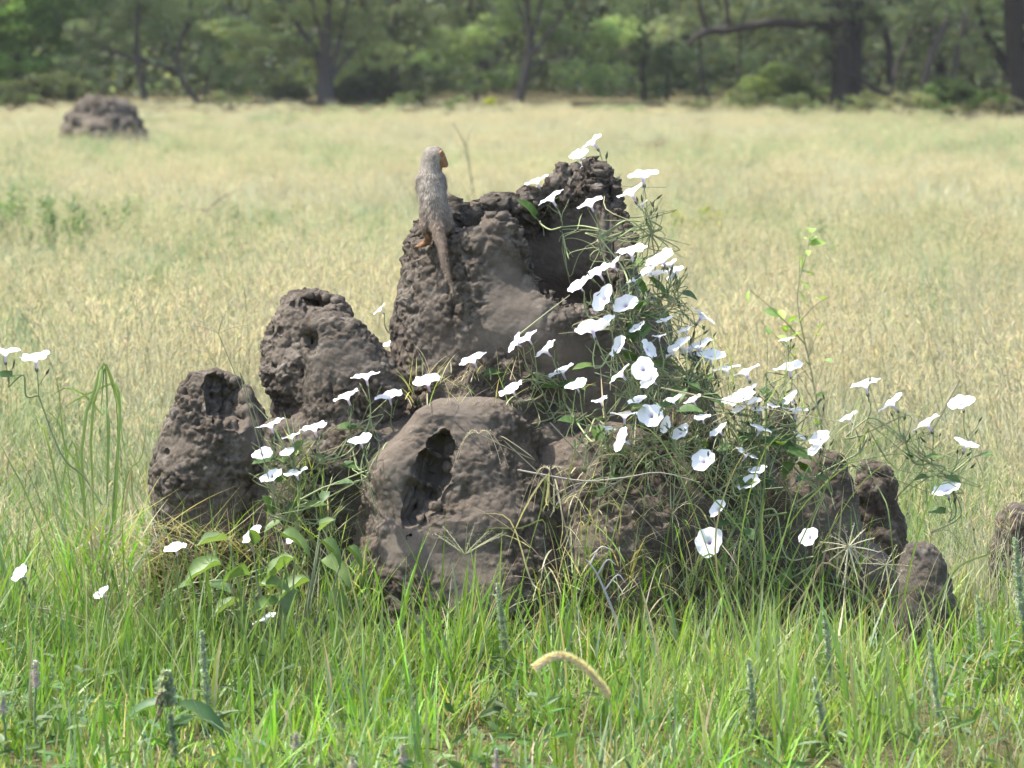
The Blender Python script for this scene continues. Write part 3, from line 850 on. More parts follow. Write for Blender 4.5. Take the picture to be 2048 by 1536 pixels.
tree('acacia_tree', 'slim dark twin-stemmed acacia right behind the distant mound on the left', 288, 206,
     [[(290, 206, 0, .075), (283, 160, 0, .06), (272, 110, 0, .055), (275, 20, 0, .05), (268, -150, .2, .04)],
      [(276, 122, 0, .045), (240, 108, 0, .035), (205, 92, -.2, .02), (170, 70, -.3, .01)],
      [(276, 112, 0, .045), (305, 128, 0, .04), (345, 134, 0, .035), (395, 150, .2, .015)]] + up_limbs(272, -60, 5, .045),
     [(270, 70, .3, .55, .6), (200, 60, -.2, .6, .6), (340, 60, .4, .5, .6), (240, 20, 0, .7, .6), (330, 5, .2, .6, .6), (190, 110, .5, .4, .6), (175, 160, .5, .35, .6), (150, 120, .2, .45, .6)] + high_crown(270), 9000, MG)
tree('acacia_tree', 'crooked thin tree leaning with a bent forked stem, second from the left', 396, 206,
     [[(400, 208, 0, .06), (378, 182, 0, .05), (362, 155, 0, .05), (354, 125, 0, .05), (362, 80, 0, .045), (380, 35, 0, .04), (384, -100, 0, .03)],
      [(354, 122, 0, .03), (338, 95, 0, .022), (330, 55, 0, .015)], [(408, 208, .1, .035), (412, 165, .1, .03), (425, 110, .1, .02), (430, 40, .1, .012)]] + up_limbs(384, -80, 4, .035),
     [(440, 120, .2, .5, .7), (470, 160, .2, .45, .7), (400, 60, .3, .4, .6), (450, 60, .1, .5, .6), (380, 15, 0, .6, .6), (455, 190, .3, .3, .7)] + high_crown(400, 150, 3), 7000, MG)
tree('acacia_tree', 'broad thick-stemmed acacia with many splayed limbs and yellow-green layers, left of the centre', 652, 208,
     [[(654, 210, 0, .22), (652, 170, 0, .17), (648, 130, 0, .13), (655, 60, 0, .08), (660, -60, 0, .05)],
      [(648, 150, 0, .1), (628, 100, 0, .06), (600, 55, -.1, .05), (560, 10, -.2, .04), (530, -60, -.2, .02)],
      [(655, 150, 0, .09), (676, 90, 0, .06), (690, 30, .1, .045), (705, -60, .1, .03)],
      [(658, 160, 0, .07), (690, 120, 0, .045), (720, 80, .1, .03), (745, 30, .2, .02)],
      [(650, 120, 0, .05), (640, 60, 0, .045), (625, 10, 0, .035), (615, -80, 0, .02)]] + up_limbs(655, -60, 6, .05, 90),
     [(470, 55, -.5, .55, .3), (530, 75, -.6, .55, .28), (430, 50, -.4, .4, .3), (600, 95, -.5, .4, .4), (560, 25, -.5, .6, .3), (490, 110, -.2, .4, .35), (720, 60, .2, .6, .5), (760, 110, .3, .5, .6), (610, 140, .4, .4, .6), (700, 150, .4, .45, .7), (560, 170, .5, .45, .7), (740, 175, .5, .4, .6), (650, 20, .5, .7, .5)] + high_crown(640, 240, 4), 15000, YG)
tree('acacia_tree', 'slender dark tree with a leaning trunk forking high, just above the mound crest', 1037, 207,
     [[(1036, 209, 0, .13), (1042, 180, 0, .1), (1052, 140, 0, .095), (1058, 100, 0, .08), (1056, 40, 0, .06), (1050, -80, 0, .04)],
      [(1060, 112, 0, .065), (1080, 92, 0, .05), (1102, 62, 0, .04), (1125, 25, 0, .03), (1150, -60, .1, .02)],
      [(1058, 92, 0, .05), (1072, 50, 0, .045), (1085, -10, 0, .04), (1095, -90, 0, .02)],
      [(1056, 60, 0, .04), (1040, 25, 0, .03), (1025, -30, 0, .02)],
      [(1066, 130, 0, .03), (1110, 110, 0, .025), (1150, 105, .1, .02), (1185, 130, .1, .008)],
      [(1140, 120, .2, .03), (1165, 85, .2, .025), (1195, 45, .2, .015)]] + up_limbs(1056, -70, 5, .04),
     [(900, 80, .4, .55, .5), (860, 120, .4, .45, .5), (940, 110, .5, .4, .6), (985, 60, .6, .5, .6), (1130, 60, .5, .5, .6), (1190, 90, .3, .55, .6), (1160, 150, .3, .5, .7), (1230, 60, .3, .55, .6), (1020, 150, .7, .4, .6), (960, 165, .7, .4, .6), (1220, 160, .4, .5, .6), (1050, 20, .6, .7, .5)] + high_crown(1050, 220, 4), 14000, LG)
tree('acacia_tree', 'massive old tree with a dark split trunk and a long drooping left branch', 1692, 219,
     [[(1688, 224, 0, .30), (1690, 180, 0, .27), (1688, 120, 0, .26), (1682, 60, 0, .24), (1680, -40, 0, .2), (1670, -200, 0, .12)],
      [(1705, 222, .1, .2), (1708, 160, .1, .16), (1712, 90, .1, .14), (1720, 20, .1, .12), (1730, -120, .1, .08)],
      [(1672, 55, 0, .10), (1620, 52, -.2, .095), (1560, 45, -.3, .09), (1500, 52, -.4, .085), (1455, 60, -.4, .08), (1410, 64, -.5, .075), (1385, 78, -.5, .05), (1372, 92, -.5, .03)],
      [(1412, 64, -.5, .035), (1402, 30, -.5, .04), (1392, -20, -.5, .03)], [(1455, 58, -.4, .05), (1452, 25, -.4, .045), (1445, -40, -.4, .03)],
      [(1398, 72, -.5, .03), (1396, 110, -.5, .028), (1402, 150, -.5, .02), (1402, 172, -.5, .02)],
      [(1402, 170, -.5, .02), (1392, 195, -.5, .018), (1385, 226, -.5, .012)], [(1402, 168, -.5, .02), (1414, 195, -.5, .018), (1424, 230, -.5, .012)],
      [(1478, 60, -.3, .02), (1478, 110, -.3, .022), (1474, 165, -.3, .012)],
      [(1725, 20, .1, .09), (1760, 45, .2, .08), (1780, 95, .2, .075), (1782, 170, .2, .06)],
      [(1690, 60, -.3, .03), (1676, 85, -.4, .03), (1680, 140, -.4, .028), (1690, 148, -.4, .03), (1720, 160, -.4, .04), (1750, 180, -.5, .05), (1790, 198, -.5, .055), (1832, 212, -.5, .03)]] + up_limbs(1690, -120, 7, .09, 120),
     [(1640, 60, -.3, .5, .9), (1600, 110, .1, .45, 1.1), (1650, 120, -.25, .35, 1.3), (1560, 30, .2, .5, .5), (1500, 20, .3, .5, .6), (1440, 90, .5, .4, .7), (1390, 30, .5, .5, .6), (1340, 60, .5, .5, .6), (1740, 40, -.2, .4, .7), (1540, 90, .6, .4, .6), (1720, 0, -.4, .5, .6), (1640, 10, -.4, .5, .7)] + high_crown(1660, 320, 7, r=(1.0, 1.6)), 15000, (0.185, 0.21, 0.125), bark=(0.04, 0.033, 0.028))
tree('acacia_tree', 'heavy dark trunk standing at the far right edge of the picture', 2046, 240,
     [[(2048, 244, 0, .22), (2046, 190, 0, .19), (2034, 120, 0, .2), (2030, 50, 0, .2), (2026, -40, 0, .18), (2020, -220, 0, .1)],
      [(2024, 150, .1, .1), (1990, 95, .2, .08), (1965, 40, .2, .07), (1950, -60, .2, .05)],
      [(2030, 10, 0, .09), (2080, -60, 0, .07), (2120, -200, 0, .04)]] + up_limbs(2026, -120, 6, .08, 110),
     [(1960, 80, -.2, .35, .6), (1920, 20, .2, .5, .5), (2010, 10, .6, .5, .6), (1975, 110, .3, .3, .7), (2080, 60, .3, .6, .6), (2100, 130, .4, .5, .6)] + high_crown(2020, 280, 6, r=(1.0, 1.5)), 10000, MG, bark=(0.04, 0.033, 0.028))
tree('acacia_tree', 'dim bowed tree in the shade between the two big right-hand trunks', 1885, 205,
     [[(1850, 208, 0, .08), (1852, 150, 0, .08), (1870, 90, 0, .08), (1895, 40, 0, .08), (1912, -30, 0, .06), (1925, -150, 0, .04)],
      [(1900, 206, .3, .06), (1912, 140, .3, .06), (1925, 70, .3, .05), (1945, 10, .3, .04)], [(1780, 204, .4, .05), (1800, 130, .4, .05), (1830, 60, .4, .045), (1850, -20, .4, .03)]] + up_limbs(1912, -40, 5, .05, 90),
     [(1820, 30, .2, .5, .6), (1870, 20, .3, .5, .6), (1800, 90, .4, .4, .7), (1900, 90, .5, .4, .6), (1840, 120, .6, .4, .6)] + high_crown(1880, 230, 4, r=(0.9, 1.4)), 8000, DG)
tree('leafy_tree', 'bright green leafy tree filling the top left corner', 40, 204,
     [[(30, 208, 0, .12), (34, 150, 0, .1), (40, 60, 0, .08), (45, -100, 0, .05)], [(36, 130, 0, .05), (80, 80, -.1, .035), (120, 40, -.1, .02)], [(36, 110, 0, .04), (0, 60, 0, .03), (-40, 20, 0, .02)]] + up_limbs(42, -60, 5, .05, 80),
     [(60, 60, -.4, .6, .6), (110, 40, -.3, .5, .6), (20, 110, -.3, .55, .6), (75, 125, -.5, .4, .5), (-20, 60, -.2, .7, .6), (40, 10, -.3, .7, .6), (120, 95, 0, .35, .6), (5, 165, -.2, .35, .6), (-60, 140, 0, .6, .6), (150, 10, 0, .5, .6)] + high_crown(30, 200, 4), 15000, (0.26, 0.38, 0.12), size=(0.07, 0.15))
tree('acacia_tree', 'dark leafy tree behind the broad acacia, between it and the slender one', 800, 200,
     [[(790, 203, .5, .09), (786, 150, .5, .08), (780, 90, .5, .07), (790, 20, .5, .06), (800, -120, .5, .04)], [(952, 203, .6, .05), (955, 165, .6, .05), (975, 110, .6, .04), (985, 40, .6, .03)]] + up_limbs(795, -60, 5, .05, 100),
     [(770, 80, .6, .5, .6), (820, 60, .6, .55, .6), (800, 140, .7, .5, .7), (850, 160, .7, .45, .7), (880, 40, .8, .6, .6), (910, 150, .8, .45, .7), (740, 130, .8, .45, .7), (780, 10, .6, .6, .6)] + high_crown(810, 220, 4), 10000, DG)
tree('acacia_tree', 'deep green bushy tree standing under the tip of the long drooping branch', 1290, 203,
     [[(1290, 206, .4, .08), (1285, 140, .4, .07), (1300, 70, .4, .06), (1310, -80, .4, .04)], [(1335, 206, .6, .05), (1340, 130, .6, .04), (1350, 60, .6, .03)]] + up_limbs(1300, -40, 5, .05, 90),
     [(1260, 50, .4, .55, .6), (1300, 100, .4, .5, .6), (1330, 150, .5, .45, .7), (1250, 150, .5, .45, .7), (1290, 20, .4, .6, .6), (1360, 110, .6, .5, .6), (1380, 170, .7, .4, .6), (1420, 130, .8, .5, .6), (1480, 120, .9, .5, .6), (1300, 180, .5, .35, .6)] + high_crown(1310, 200, 4), 12000, (0.14, 0.185, 0.105))

# shrubs and rank herbs at the foot of the trees
def shrub(label, px, py, blobs, leaves, col, size=(0.05, 0.11), name='shrub', group='shrubs under the trees', stems=7):
    Y = 12370.0 / (py - HORIZON); base = W(px, py, Y); base.z = 0
    t = thing(name, label, 'shrub', base, group)
    mb = MB()
    for k in range(stems):
        b = random.choice(blobs); e = W(b[0], b[1], Y) + Vector((random.gauss(0, .15), b[2], 0)) - base
        mb.tube(curve_pts([Vector((random.gauss(0, .1), random.gauss(0, .1), 0)), e * 0.5 + Vector((random.gauss(0, .06), 0, 0.05)), e], 6), 0.018, 0.005, 4, c=(0.07, 0.06, 0.045))
    add('stem', mb.mesh('stem'), M_BARK, t)
    add('foliage', crown_mesh('foliage', [(tuple(W(a, b, Y) + Vector((0, d, 0)) - base), r, f) for a, b, d, r, f in blobs], int(leaves * 2), col, size=size, droop=-0.2), M_CROWN, t)
    return t
shrub('sprawling light green shrub left of the massive split trunk', 1560, 214, [(1520, 178, 0, .4, .6), (1560, 160, 0, .4, .7), (1590, 180, 0, .4, .7), (1490, 190, 0, .35, .6), (1630, 195, 0, .35, .6), (1545, 195, -.2, .45, .5)], 4500, (0.16, 0.20, 0.08))
shrub('pale leafy herbs right of the fallen limb', 1900, 222, [(1860, 195, 0, .3, .7), (1900, 185, 0, .35, .7), (1930, 195, 0, .3, .7), (1875, 210, -.1, .35, .5)], 3500, (0.15, 0.20, 0.085))
shrub('green herbs at the foot of the far right trunk', 1995, 236, [(1985, 210, 0, .3, .7), (2005, 215, -.1, .3, .7), (1960, 220, 0, .3, .5)], 2500, (0.15, 0.205, 0.075))
shrub('grey-green scrub under the leafy corner tree', 90, 212, [(60, 180, 0, .4, .6), (110, 175, .2, .4, .7), (150, 185, .3, .35, .7), (20, 190, 0, .4, .6)], 3500, (0.125, 0.145, 0.075))
shrub('dull grey-brown brushy scrub under the broad acacia', 735, 208, [(700, 185, .2, .35, .7), (760, 180, .3, .4, .7), (730, 160, .4, .35, .7), (820, 188, .4, .35, .7), (580, 190, .3, .35, .6)], 3800, (0.135, 0.14, 0.08))
shrub('tiny yellow flowering bush in front of the slender tree', 982, 215, [(982, 204, 0, .09, .8), (975, 208, 0, .07, .8)], 260, (0.28, 0.30, 0.03), size=(0.03, 0.06), stems=3)

# ragged undergrowth where the field meets the trees
for k, (px, py) in enumerate([(20, 226), (330, 222), (455, 221), (540, 224), (690, 222), (860, 221), (1120, 222), (1215, 223), (1330, 224), (1440, 232), (1500, 236), (1600, 238), (1660, 236), (1740, 238), (1800, 236), (1950, 244)]):
    w = random.uniform(30, 90)
    if k in (1, 3, 4, 6, 7, 8): continue
    where = ['below the leafy corner tree', 'between the twin-stemmed and the crooked tree', 'right of the crooked tree', 'left of the broad acacia', 'right at the foot of the broad acacia', 'below the dark leafy tree', 'right of the slender dark tree', 'farther right of the slender tree', 'below the bushy deep green tree',
             'under the drooping branch tip', 'under the middle of the drooping branch', 'left of the sprawling shrub', 'before the massive trunk', 'right of the massive trunk', 'before the fallen limb', 'left of the far right trunk'][k]
    shrub('low straggly undergrowth ' + where, px, py, [(px + random.uniform(-w, w), py - random.uniform(14, 30 if px < 1400 else 40), random.uniform(-.3, .3), random.uniform(.12, .34), .5) for _ in range(random.choice((3, 4, 6)))], random.choice((160, 280, 420)), random.choice([(0.17, 0.19, 0.10), (0.20, 0.20, 0.12), (0.14, 0.17, 0.09), (0.22, 0.20, 0.13)]), size=(.04, .10), name='undergrowth', group='undergrowth along the field edge', stems=5)

# the wood farther back reads as one dark mass
mb = MB()
for (n, zlo, zhi, s0, s1) in ((100000, 0.0, 3.2, 0.14, 0.30), (12000, 3.2, 6.0, 0.4, 0.7), (34000, 0.0, 3.4, 0.35, 0.6)):
    wx = rnd(-34, 34, n); wy = rnd(82, 94, n) if s0 != 0.35 else rnd(94, 102, n); wz = rnd(zlo, zhi, n)
    p = np.stack([wx, wy, wz], -1)
    keep = fbm(np.stack([wx, wy * 0.6, wz], -1), 1.6, 2) > (-0.25 if s0 != 0.35 else -9)
    p = p[keep]; n = len(p)
    tone = (1 + 0.55 * fbm(p, 2.0, 3))[:, None]
    mb.diamonds(p, np.random.normal(0, 1, (n, 3)), np.random.normal(0, 1, (n, 3)), rnd(s0, s1, n), rnd(s0, s1, n) * 0.55, np.clip(vary((0.135, 0.16, 0.10), n, 0.2) * tone, 0.01, 0.3))
for k in range(80):
    b = Vector((random.uniform(-34, 34), random.uniform(86, 97), -0.1))
    mb.tube(curve_pts([b, b + Vector((random.gauss(0, .3), 0, 1.6)), b + Vector((random.gauss(0, .8), random.gauss(0, .5), 3.6)), b + Vector((random.gauss(0, 1.4), 0, 6))], 9), random.uniform(.08, .2), .03, 6, c=(0.045, 0.038, 0.033))
tag(add('woodland', mb.mesh('woodland', smooth=False), M_CROWN), 'dark mass of woodland behind the nearer trees', 'woodland', kind='stuff')
# ---------------------------------------------------------------- mongoose, standing upright on the chimney rim, back to the camera
MG_Y = 10.08
def mongoose():
    base = W(868, 487, MG_Y)
    h = 0.0024
    G = lambda px, py, dy=0.0: np.array(W(px, py, MG_Y) + Vector((0, dy, 0)))
    S = 1.0 / 750
    # chains of (point, radius): torso, neck and head, legs, arms, tail
    chains = [
        (0.020, [(G(872, 436, .004), .0350), (G(869, 418, .002), .0375), (G(866, 396, .004), .0365), (G(863, 376, .008), .0345), (G(861, 358, .012), .0325), (G(861, 342, .015), .0290), (G(863, 326, .018), .0275)]),
        (0.010, [(G(863, 324, .018), .0270), (G(866, 313, .016), .0262), (G(871, 312, .013), .0235), (G(880, 318, .010), .0160), (G(887, 325, .008), .0100), (G(891, 330, .007), .0072)]),
        (0.012, [(G(857, 430, .0), .025), (G(851, 450, -.008), .0165), (G(855, 468, .006), .0105), (G(856, 480, .010), .0085)]),
        (0.006, [(G(856, 480, .008), .0085), (G(849, 487, -.006), .0075), (G(841, 490, -.018), .0055)]),
        (0.012, [(G(886, 432, .004), .025), (G(893, 450, .0), .020), (G(894, 468, .016), .0115), (G(894, 480, .018), .009)]),
        (0.006, [(G(894, 480, .018), .0085), (G(899, 487, .004), .0075), (G(905, 490, -.006), .0055)]),
        (0.012, [(G(842, 360, .018), .014), (G(838, 378, .030), .0095), (G(844, 394, .046), .008), (G(850, 402, .056), .007)]),
        (0.012, [(G(882, 360, .018), .014), (G(886, 378, .032), .0095), (G(882, 394, .050), .008), (G(878, 402, .060), .007)]),
        (0.014, [(G(873, 436, -.018), .0225), (G(877, 455, -.032), .0185), (G(883, 480, -.052), .0145), (G(888, 505, -.078), .0110), (G(892, 528, -.103), .0095), (G(899, 550, -.128), .007), (G(909, 573, -.148), .0035)]),
    ]
    allp = np.array([p for _, c in chains for p, r in c])
    lo = allp.min(0) - 0.045; hi = allp.max(0) + 0.045
    n = np.ceil((hi - lo) / h).astype(int) + 1
    X, Y, Z = [a.astype(np.float32) for a in np.meshgrid(*[lo[k] + np.arange(n[k]) * h for k in range(3)], indexing='ij')]
    f = None
    for k, ch in chains:
        g = None
        for (a, ra), (b, rb) in zip(ch[:-1], ch[1:]):
            ab = b - a; L2 = (ab ** 2).sum()
            t = np.clip(((X - a[0]) * ab[0] + (Y - a[1]) * ab[1] + (Z - a[2]) * ab[2]) / L2, 0, 1)
            d = np.sqrt((X - a[0] - t * ab[0]) ** 2 + (Y - a[1] - t * ab[1]) ** 2 + (Z - a[2] - t * ab[2]) ** 2) - (ra + (rb - ra) * t)
            g = d if g is None else -smax(-g, -d, 0.006)
        f = g if f is None else -smax(-f, -g, k)
    # five toes on each foot, eye socket dent
    for fx, fy, dy in ((840, 490, -.018), (906, 490, -.006)):
        for j in range(5):
            a = G(fx + (j - 2) * 1.9 + (2 if fx < 870 else -2), fy - 0.5, dy + .002); b = G(fx + (j - 2) * 3.0 - (3 if fx < 870 else -3), fy + 2.0, dy - .010 + abs(j - 2) * .002)
            ab = b - a; t = np.clip(((X - a[0]) * ab[0] + (Y - a[1]) * ab[1] + (Z - a[2]) * ab[2]) / (ab ** 2).sum(), 0, 1)
            d = np.sqrt((X - a[0] - t * ab[0]) ** 2 + (Y - a[1] - t * ab[1]) ** 2 + (Z - a[2] - t * ab[2]) ** 2) - (.0030 - .0008 * t)
            f = -smax(-f, -d, 0.002)
    V, Q = surface_nets(f, lo, h)
    N = normals(V, Q)
    px, py = to_px(V[:, 0], V[:, 1], V[:, 2])
    # coat: grizzled grey-buff back, warmer rump and tail, rufous face, feet and inner legs
    grey = np.array([0.285, 0.245, 0.195]); brown = np.array([0.20, 0.148, 0.105]); ruf = np.array([0.27, 0.145, 0.068])
    t = np.clip((py - 385) / 70, 0, 1)[:, None]
    c = grey * (1 - t) + brown * t
    face = np.clip((px - 878) / 5, 0, 1) * np.clip((346 - py) / 8, 0, 1)
    foot = np.clip((py - 463) / 14, 0, 1) * (V[:, 1] > MG_Y - 0.04)
    inner = np.clip(1 - np.abs(px - 866) / 6, 0, 1) * np.clip((py - 445) / 10, 0, 1) * (V[:, 1] > MG_Y - 0.03)
    m = np.clip(np.maximum(np.maximum(face, foot), inner), 0, 1)[:, None]
    c = c * (1 - m) + ruf * m
    tl = (np.clip((py - 455) / 60, 0, 1) * (V[:, 1] < MG_Y - 0.03))[:, None]
    c = c * (1 - 0.45 * tl)
    c = c * (1 + 0.25 * vnoise(V, 0.006))[:, None]
    t_ = thing('mongoose', 'slender grizzled grey mongoose standing upright on the chimney rim, head turned right', 'mongoose', base)
    body = add('body', mesh_np('body', V - np.array(base), Q, True, c), solid_mat('mongoose_skin', 0.85, 0.2, 0.5, 500), t_)
    # short fur
    rs = np.random.RandomState(4)
    pick = rs.choice(len(V), 15000)
    fv = V[pick]; fn = N[pick]
    down = np.array([0, -0.15, -1.0])
    head = (py[pick] < 345)
    d = down - fn * (fn @ down)[:, None]
    d = d / (np.linalg.norm(d, axis=1, keepdims=True) + 1e-6) + fn * rs.uniform(0.25, 0.6, (len(fv), 1)) + rs.normal(0, 0.15, (len(fv), 3))
    d /= np.linalg.norm(d, axis=1, keepdims=True)
    ln = np.where(head, 0.006, 0.011) * rs.uniform(0.6, 1.3, len(fv))
    ln = np.where(m[pick, 0] > 0.4, 0.004, ln)
    tail = (py[pick] > 450) & (fv[:, 1] < MG_Y - 0.03); ln = np.where(tail, 0.010, ln)
    sd = np.cross(d, fn); sd /= (np.linalg.norm(sd, axis=1, keepdims=True) + 1e-6)
    wv = 0.0008
    A = fv - sd * wv - fn * 0.001; B = fv + sd * wv - fn * 0.001; C = fv + d * ln[:, None]
    FV = np.stack([A, B, C], 1).reshape(-1, 3)
    band = np.where(rs.rand(len(fv)) < 0.45, 1.65, rs.uniform(0.6, 1.15, len(fv)))[:, None]
    band = np.where(m[pick] > 0.4, 1.0, band)
    fc = np.repeat((c[pick] * band)[:, None, :], 3, 1).reshape(-1, 3)
    fur = MB(); fur.put(FV - np.array(base), t=np.arange(len(FV)).reshape(-1, 3), c=np.clip(fc, 0.01, 0.8))
    add('fur', fur.mesh('fur', smooth=False), leaf_mat('mongoose_fur', 0.15, 0.6, 0.3, (1, 1, 1)), t_)['kind'] = 'stuff'
    # ears, eye, nose
    def ell(name, c0, r, ax, col, rough=0.8):
        u, v = np.meshgrid(np.linspace(0, 2 * np.pi, 13)[:-1], np.linspace(0, np.pi, 8), indexing='ij')
        P = np.stack([np.cos(u) * np.sin(v) * r[0], np.sin(u) * np.sin(v) * r[1], np.cos(v) * r[2]], -1).reshape(-1, 3)
        i = np.arange(12 * 8).reshape(12, 8)
        q = np.stack([i[:, :-1], i[:, 1:], np.roll(i, -1, 0)[:, 1:], np.roll(i, -1, 0)[:, :-1]], -1).reshape(-1, 4)
        P = P @ np.array(Matrix.Rotation(ax, 3, 'Y')).T
        b = MB(); b.put(P + c0 - np.array(base), q=q, c=col)
        return add(name, b.mesh(name), solid_mat('mongoose_' + name, rough, 0.4), t_)
    ell('ear', G(881, 305, -.004), (.0042, .0085, .0078), 0.5, (0.30, 0.15, 0.07))
    ell('ear', G(856, 303, .018), (.0042, .0085, .0078), -0.5, (0.26, 0.18, 0.12))
    ell('eye', G(883, 313, -.0035), (.0030, .0030, .0030), 0, (0.02, 0.012, 0.008), 0.15)
    ell('nose', G(893.5, 330, .008), (.0032, .0036, .0030), 0, (0.03, 0.02, 0.018), 0.4)
mongoose()
# ---------------------------------------------------------------- white morning glories
def petal_mat():
    m, nt, out = new_mat('white_petal')
    p = nt.nodes.new('ShaderNodeBsdfPrincipled')
    at = nt.nodes.new('ShaderNodeAttribute'); at.attribute_name = 'col'
    nt.links.new(at.outputs['Color'], p.inputs['Base Color'])
    p.inputs['Roughness'].default_value = 0.6; p.inputs['Specular IOR Level'].default_value = 0.2
    tr = nt.nodes.new('ShaderNodeBsdfTranslucent'); nt.links.new(at.outputs['Color'], tr.inputs['Color'])
    mx = nt.nodes.new('ShaderNodeMixShader'); mx.inputs[0].default_value = 0.38
    nt.links.new(p.outputs[0], mx.inputs[1]); nt.links.new(tr.outputs[0], mx.inputs[2]); nt.links.new(mx.outputs[0], out.inputs[0])
    return m
M_PETAL = petal_mat()
M_THROAT = solid_mat('violet_throat', 0.7, 0.2)
M_SEPAL = leaf_mat('vine_green', 0.25, 0.55, 0.3)

def flower_mesh(k):
    """funnel with a wavy five-lobed limb, unit radius 1, mouth facing +Z; folds differ by variant"""
    rs = np.random.RandomState(40 + k)
    nr, na = 11, 40
    r = np.linspace(0.10, 1, nr); a = np.linspace(0, 2 * np.pi, na, endpoint=False)
    Rr, A = np.meshgrid(r, a, indexing='ij')
    lobes = 1 + 0.055 * np.abs(np.cos(2.5 * A + rs.uniform(0, 6))) + 0.05 * np.cos(3 * A + rs.uniform(0, 6)) + 0.09 * np.cos(2 * A + rs.uniform(0, 6)) + 0.04 * np.cos(8 * A + rs.uniform(0, 6))
    rad = Rr * (1 + (lobes - 1) * Rr ** 2)
    z = -0.62 * np.exp(-Rr / 0.16) + 0.10 * Rr
    fold = rs.uniform(0.04, 0.26) * (1 if rs.rand() < 0.7 else -0.4)
    z = z + fold * np.abs(np.cos(A + rs.uniform(0, 3))) ** 1.5 * Rr ** 2 - 0.5 * fold * Rr ** 2
    z = z + 0.05 * np.sin(5 * A + rs.uniform(0, 6)) * Rr ** 2.5 + 0.035 * np.sin(9 * A + rs.uniform(0, 6)) * Rr ** 4
    z = z + 0.012 * np.cos(10 * A) * Rr
    V = np.stack([rad * np.cos(A), rad * np.sin(A), z], -1).reshape(-1, 3)
    i = np.arange(nr * na).reshape(nr, na)
    q = np.stack([i[:-1], np.roll(i, -1, 1)[:-1], np.roll(i, -1, 1)[1:], i[1:]], -1).reshape(-1, 4)
    # tube
    tz = np.linspace(z[0].mean(), -0.95, 4); tr = np.array([0.10, 0.085, 0.07, 0.06])
    T = np.stack([(tr[:, None] * np.cos(a)[None]), (tr[:, None] * np.sin(a)[None]), np.repeat(tz[:, None], na, 1)], -1)
    T[0] = V.reshape(nr, na, 3)[0]
    j = np.arange(4 * na).reshape(4, na)
    tq = np.stack([j[:-1], j[1:], np.roll(j, -1, 1)[1:], np.roll(j, -1, 1)[:-1]], -1).reshape(-1, 4)
    lil = np.clip((0.22 - Rr) / 0.12, 0, 1).reshape(-1, 1)
    star = (0.05 * np.clip(np.cos(5 * A), 0, 1) ** 4 * (1 - Rr)).reshape(-1, 1)
    c = np.array([0.88, 0.875, 0.865]) * (1 - 0.75 * lil) + np.array([0.42, 0.28, 0.58]) * 0.75 * lil - star * np.array([0.8, 1, 0.3])
    mb = MB(); mb.put(V, q=q, c=np.clip(c, 0.02, 0.9)); mb.put(T.reshape(-1, 3), q=tq, c=(0.62, 0.55, 0.62))
    return mb.mesh('flower')
FLOWERS = [flower_mesh(k) for k in range(9)]
for m in FLOWERS: m.materials.append(M_PETAL)

def throat_mesh():
    mb = MB()
    a = np.linspace(0, 2 * np.pi, 15, endpoint=False)
    rim = np.stack([0.085 * (1 + .25 * np.cos(5 * a)) * np.cos(a), 0.085 * (1 + .25 * np.cos(5 * a)) * np.sin(a), np.full(15, -0.30)], -1)
    V = np.concatenate([rim, [[0, 0, -0.44]]])
    mb.put(V, t=[(i, (i + 1) % 15, 15) for i in range(15)], c=(0.19, 0.09, 0.30))
    mb.tube([(0, 0, -0.4), (0.01, 0, -0.2), (0.02, 0.01, -0.08)], 0.02, 0.035, 5, c=(0.5, 0.42, 0.5))
    return mb.mesh('throat')
THROAT = throat_mesh(); THROAT.materials.append(M_THROAT)
def calyx_mesh():
    mb = MB()
    n = 5; a = np.linspace(0, 2 * np.pi, n, endpoint=False)
    p = np.stack([0.05 * np.cos(a), 0.05 * np.sin(a), np.full(n, -0.98)], -1)
    d = np.stack([0.16 * np.cos(a), 0.16 * np.sin(a), np.full(n, 1.0)], -1)
    mb.leaves(p, d, np.stack([np.cos(a), np.sin(a), np.zeros(n)], -1), np.full(n, 0.34), np.full(n, 0.12), vary((0.10, 0.13, 0.05), n), bend=-0.05)
    return mb.mesh('calyx')
CALYX = calyx_mesh(); CALYX.materials.append(M_SEPAL)
def bud_mesh():
    mb = MB()
    z = np.linspace(0, 1, 6)
    mb.tube([(0, 0, t) for t in z], np.array([.05, .13, .16, .12, .07, .01]), None, 6, c=(0.10, 0.125, 0.055))
    return mb.mesh('bud')
BUD = bud_mesh(); BUD.materials.append(M_SEPAL)
def vine_leaf_mesh(k):
    """heart-based pointed blade with a fold along the midrib"""
    rs = np.random.RandomState(70 + k)
    t = np.linspace(0, 1, 9)
    w = np.array([0.0, .26, .34, .36, .34, .28, .20, .10, 0.0]) * (0.8 if k == 1 else 1.0)
    y = t - 0.08 * np.exp(-((t - 0.12) / 0.1) ** 2)
    V = []
    for s in (-1, 0, 1):
        for i in range(9):
            yy = y[i] - (0.12 if (s and i == 1) else 0)
            V.append((s * w[i], yy, 0.10 * abs(s) * w[i] / .36 - 0.22 * t[i] ** 2 + 0.02 * s * math.sin(9 * t[i] + k)))
    V = np.array(V); q = []
    for s in (0, 1):
        for i in range(8):
            q.append((s * 9 + i, s * 9 + i + 1, (s + 1) * 9 + i + 1, (s + 1) * 9 + i))
    base = np.array([(0.085, 0.15, 0.032), (0.11, 0.17, 0.04), (0.07, 0.125, 0.035)][k % 3])
    mb = MB(); mb.put(V, q=q, c=base[None] * (1 + 0.12 * rs.randn(len(V), 1)))
    return mb.mesh('leaf')
VLEAF = [vine_leaf_mesh(k) for k in range(3)]
for m in VLEAF: m.materials.append(M_LEAF)

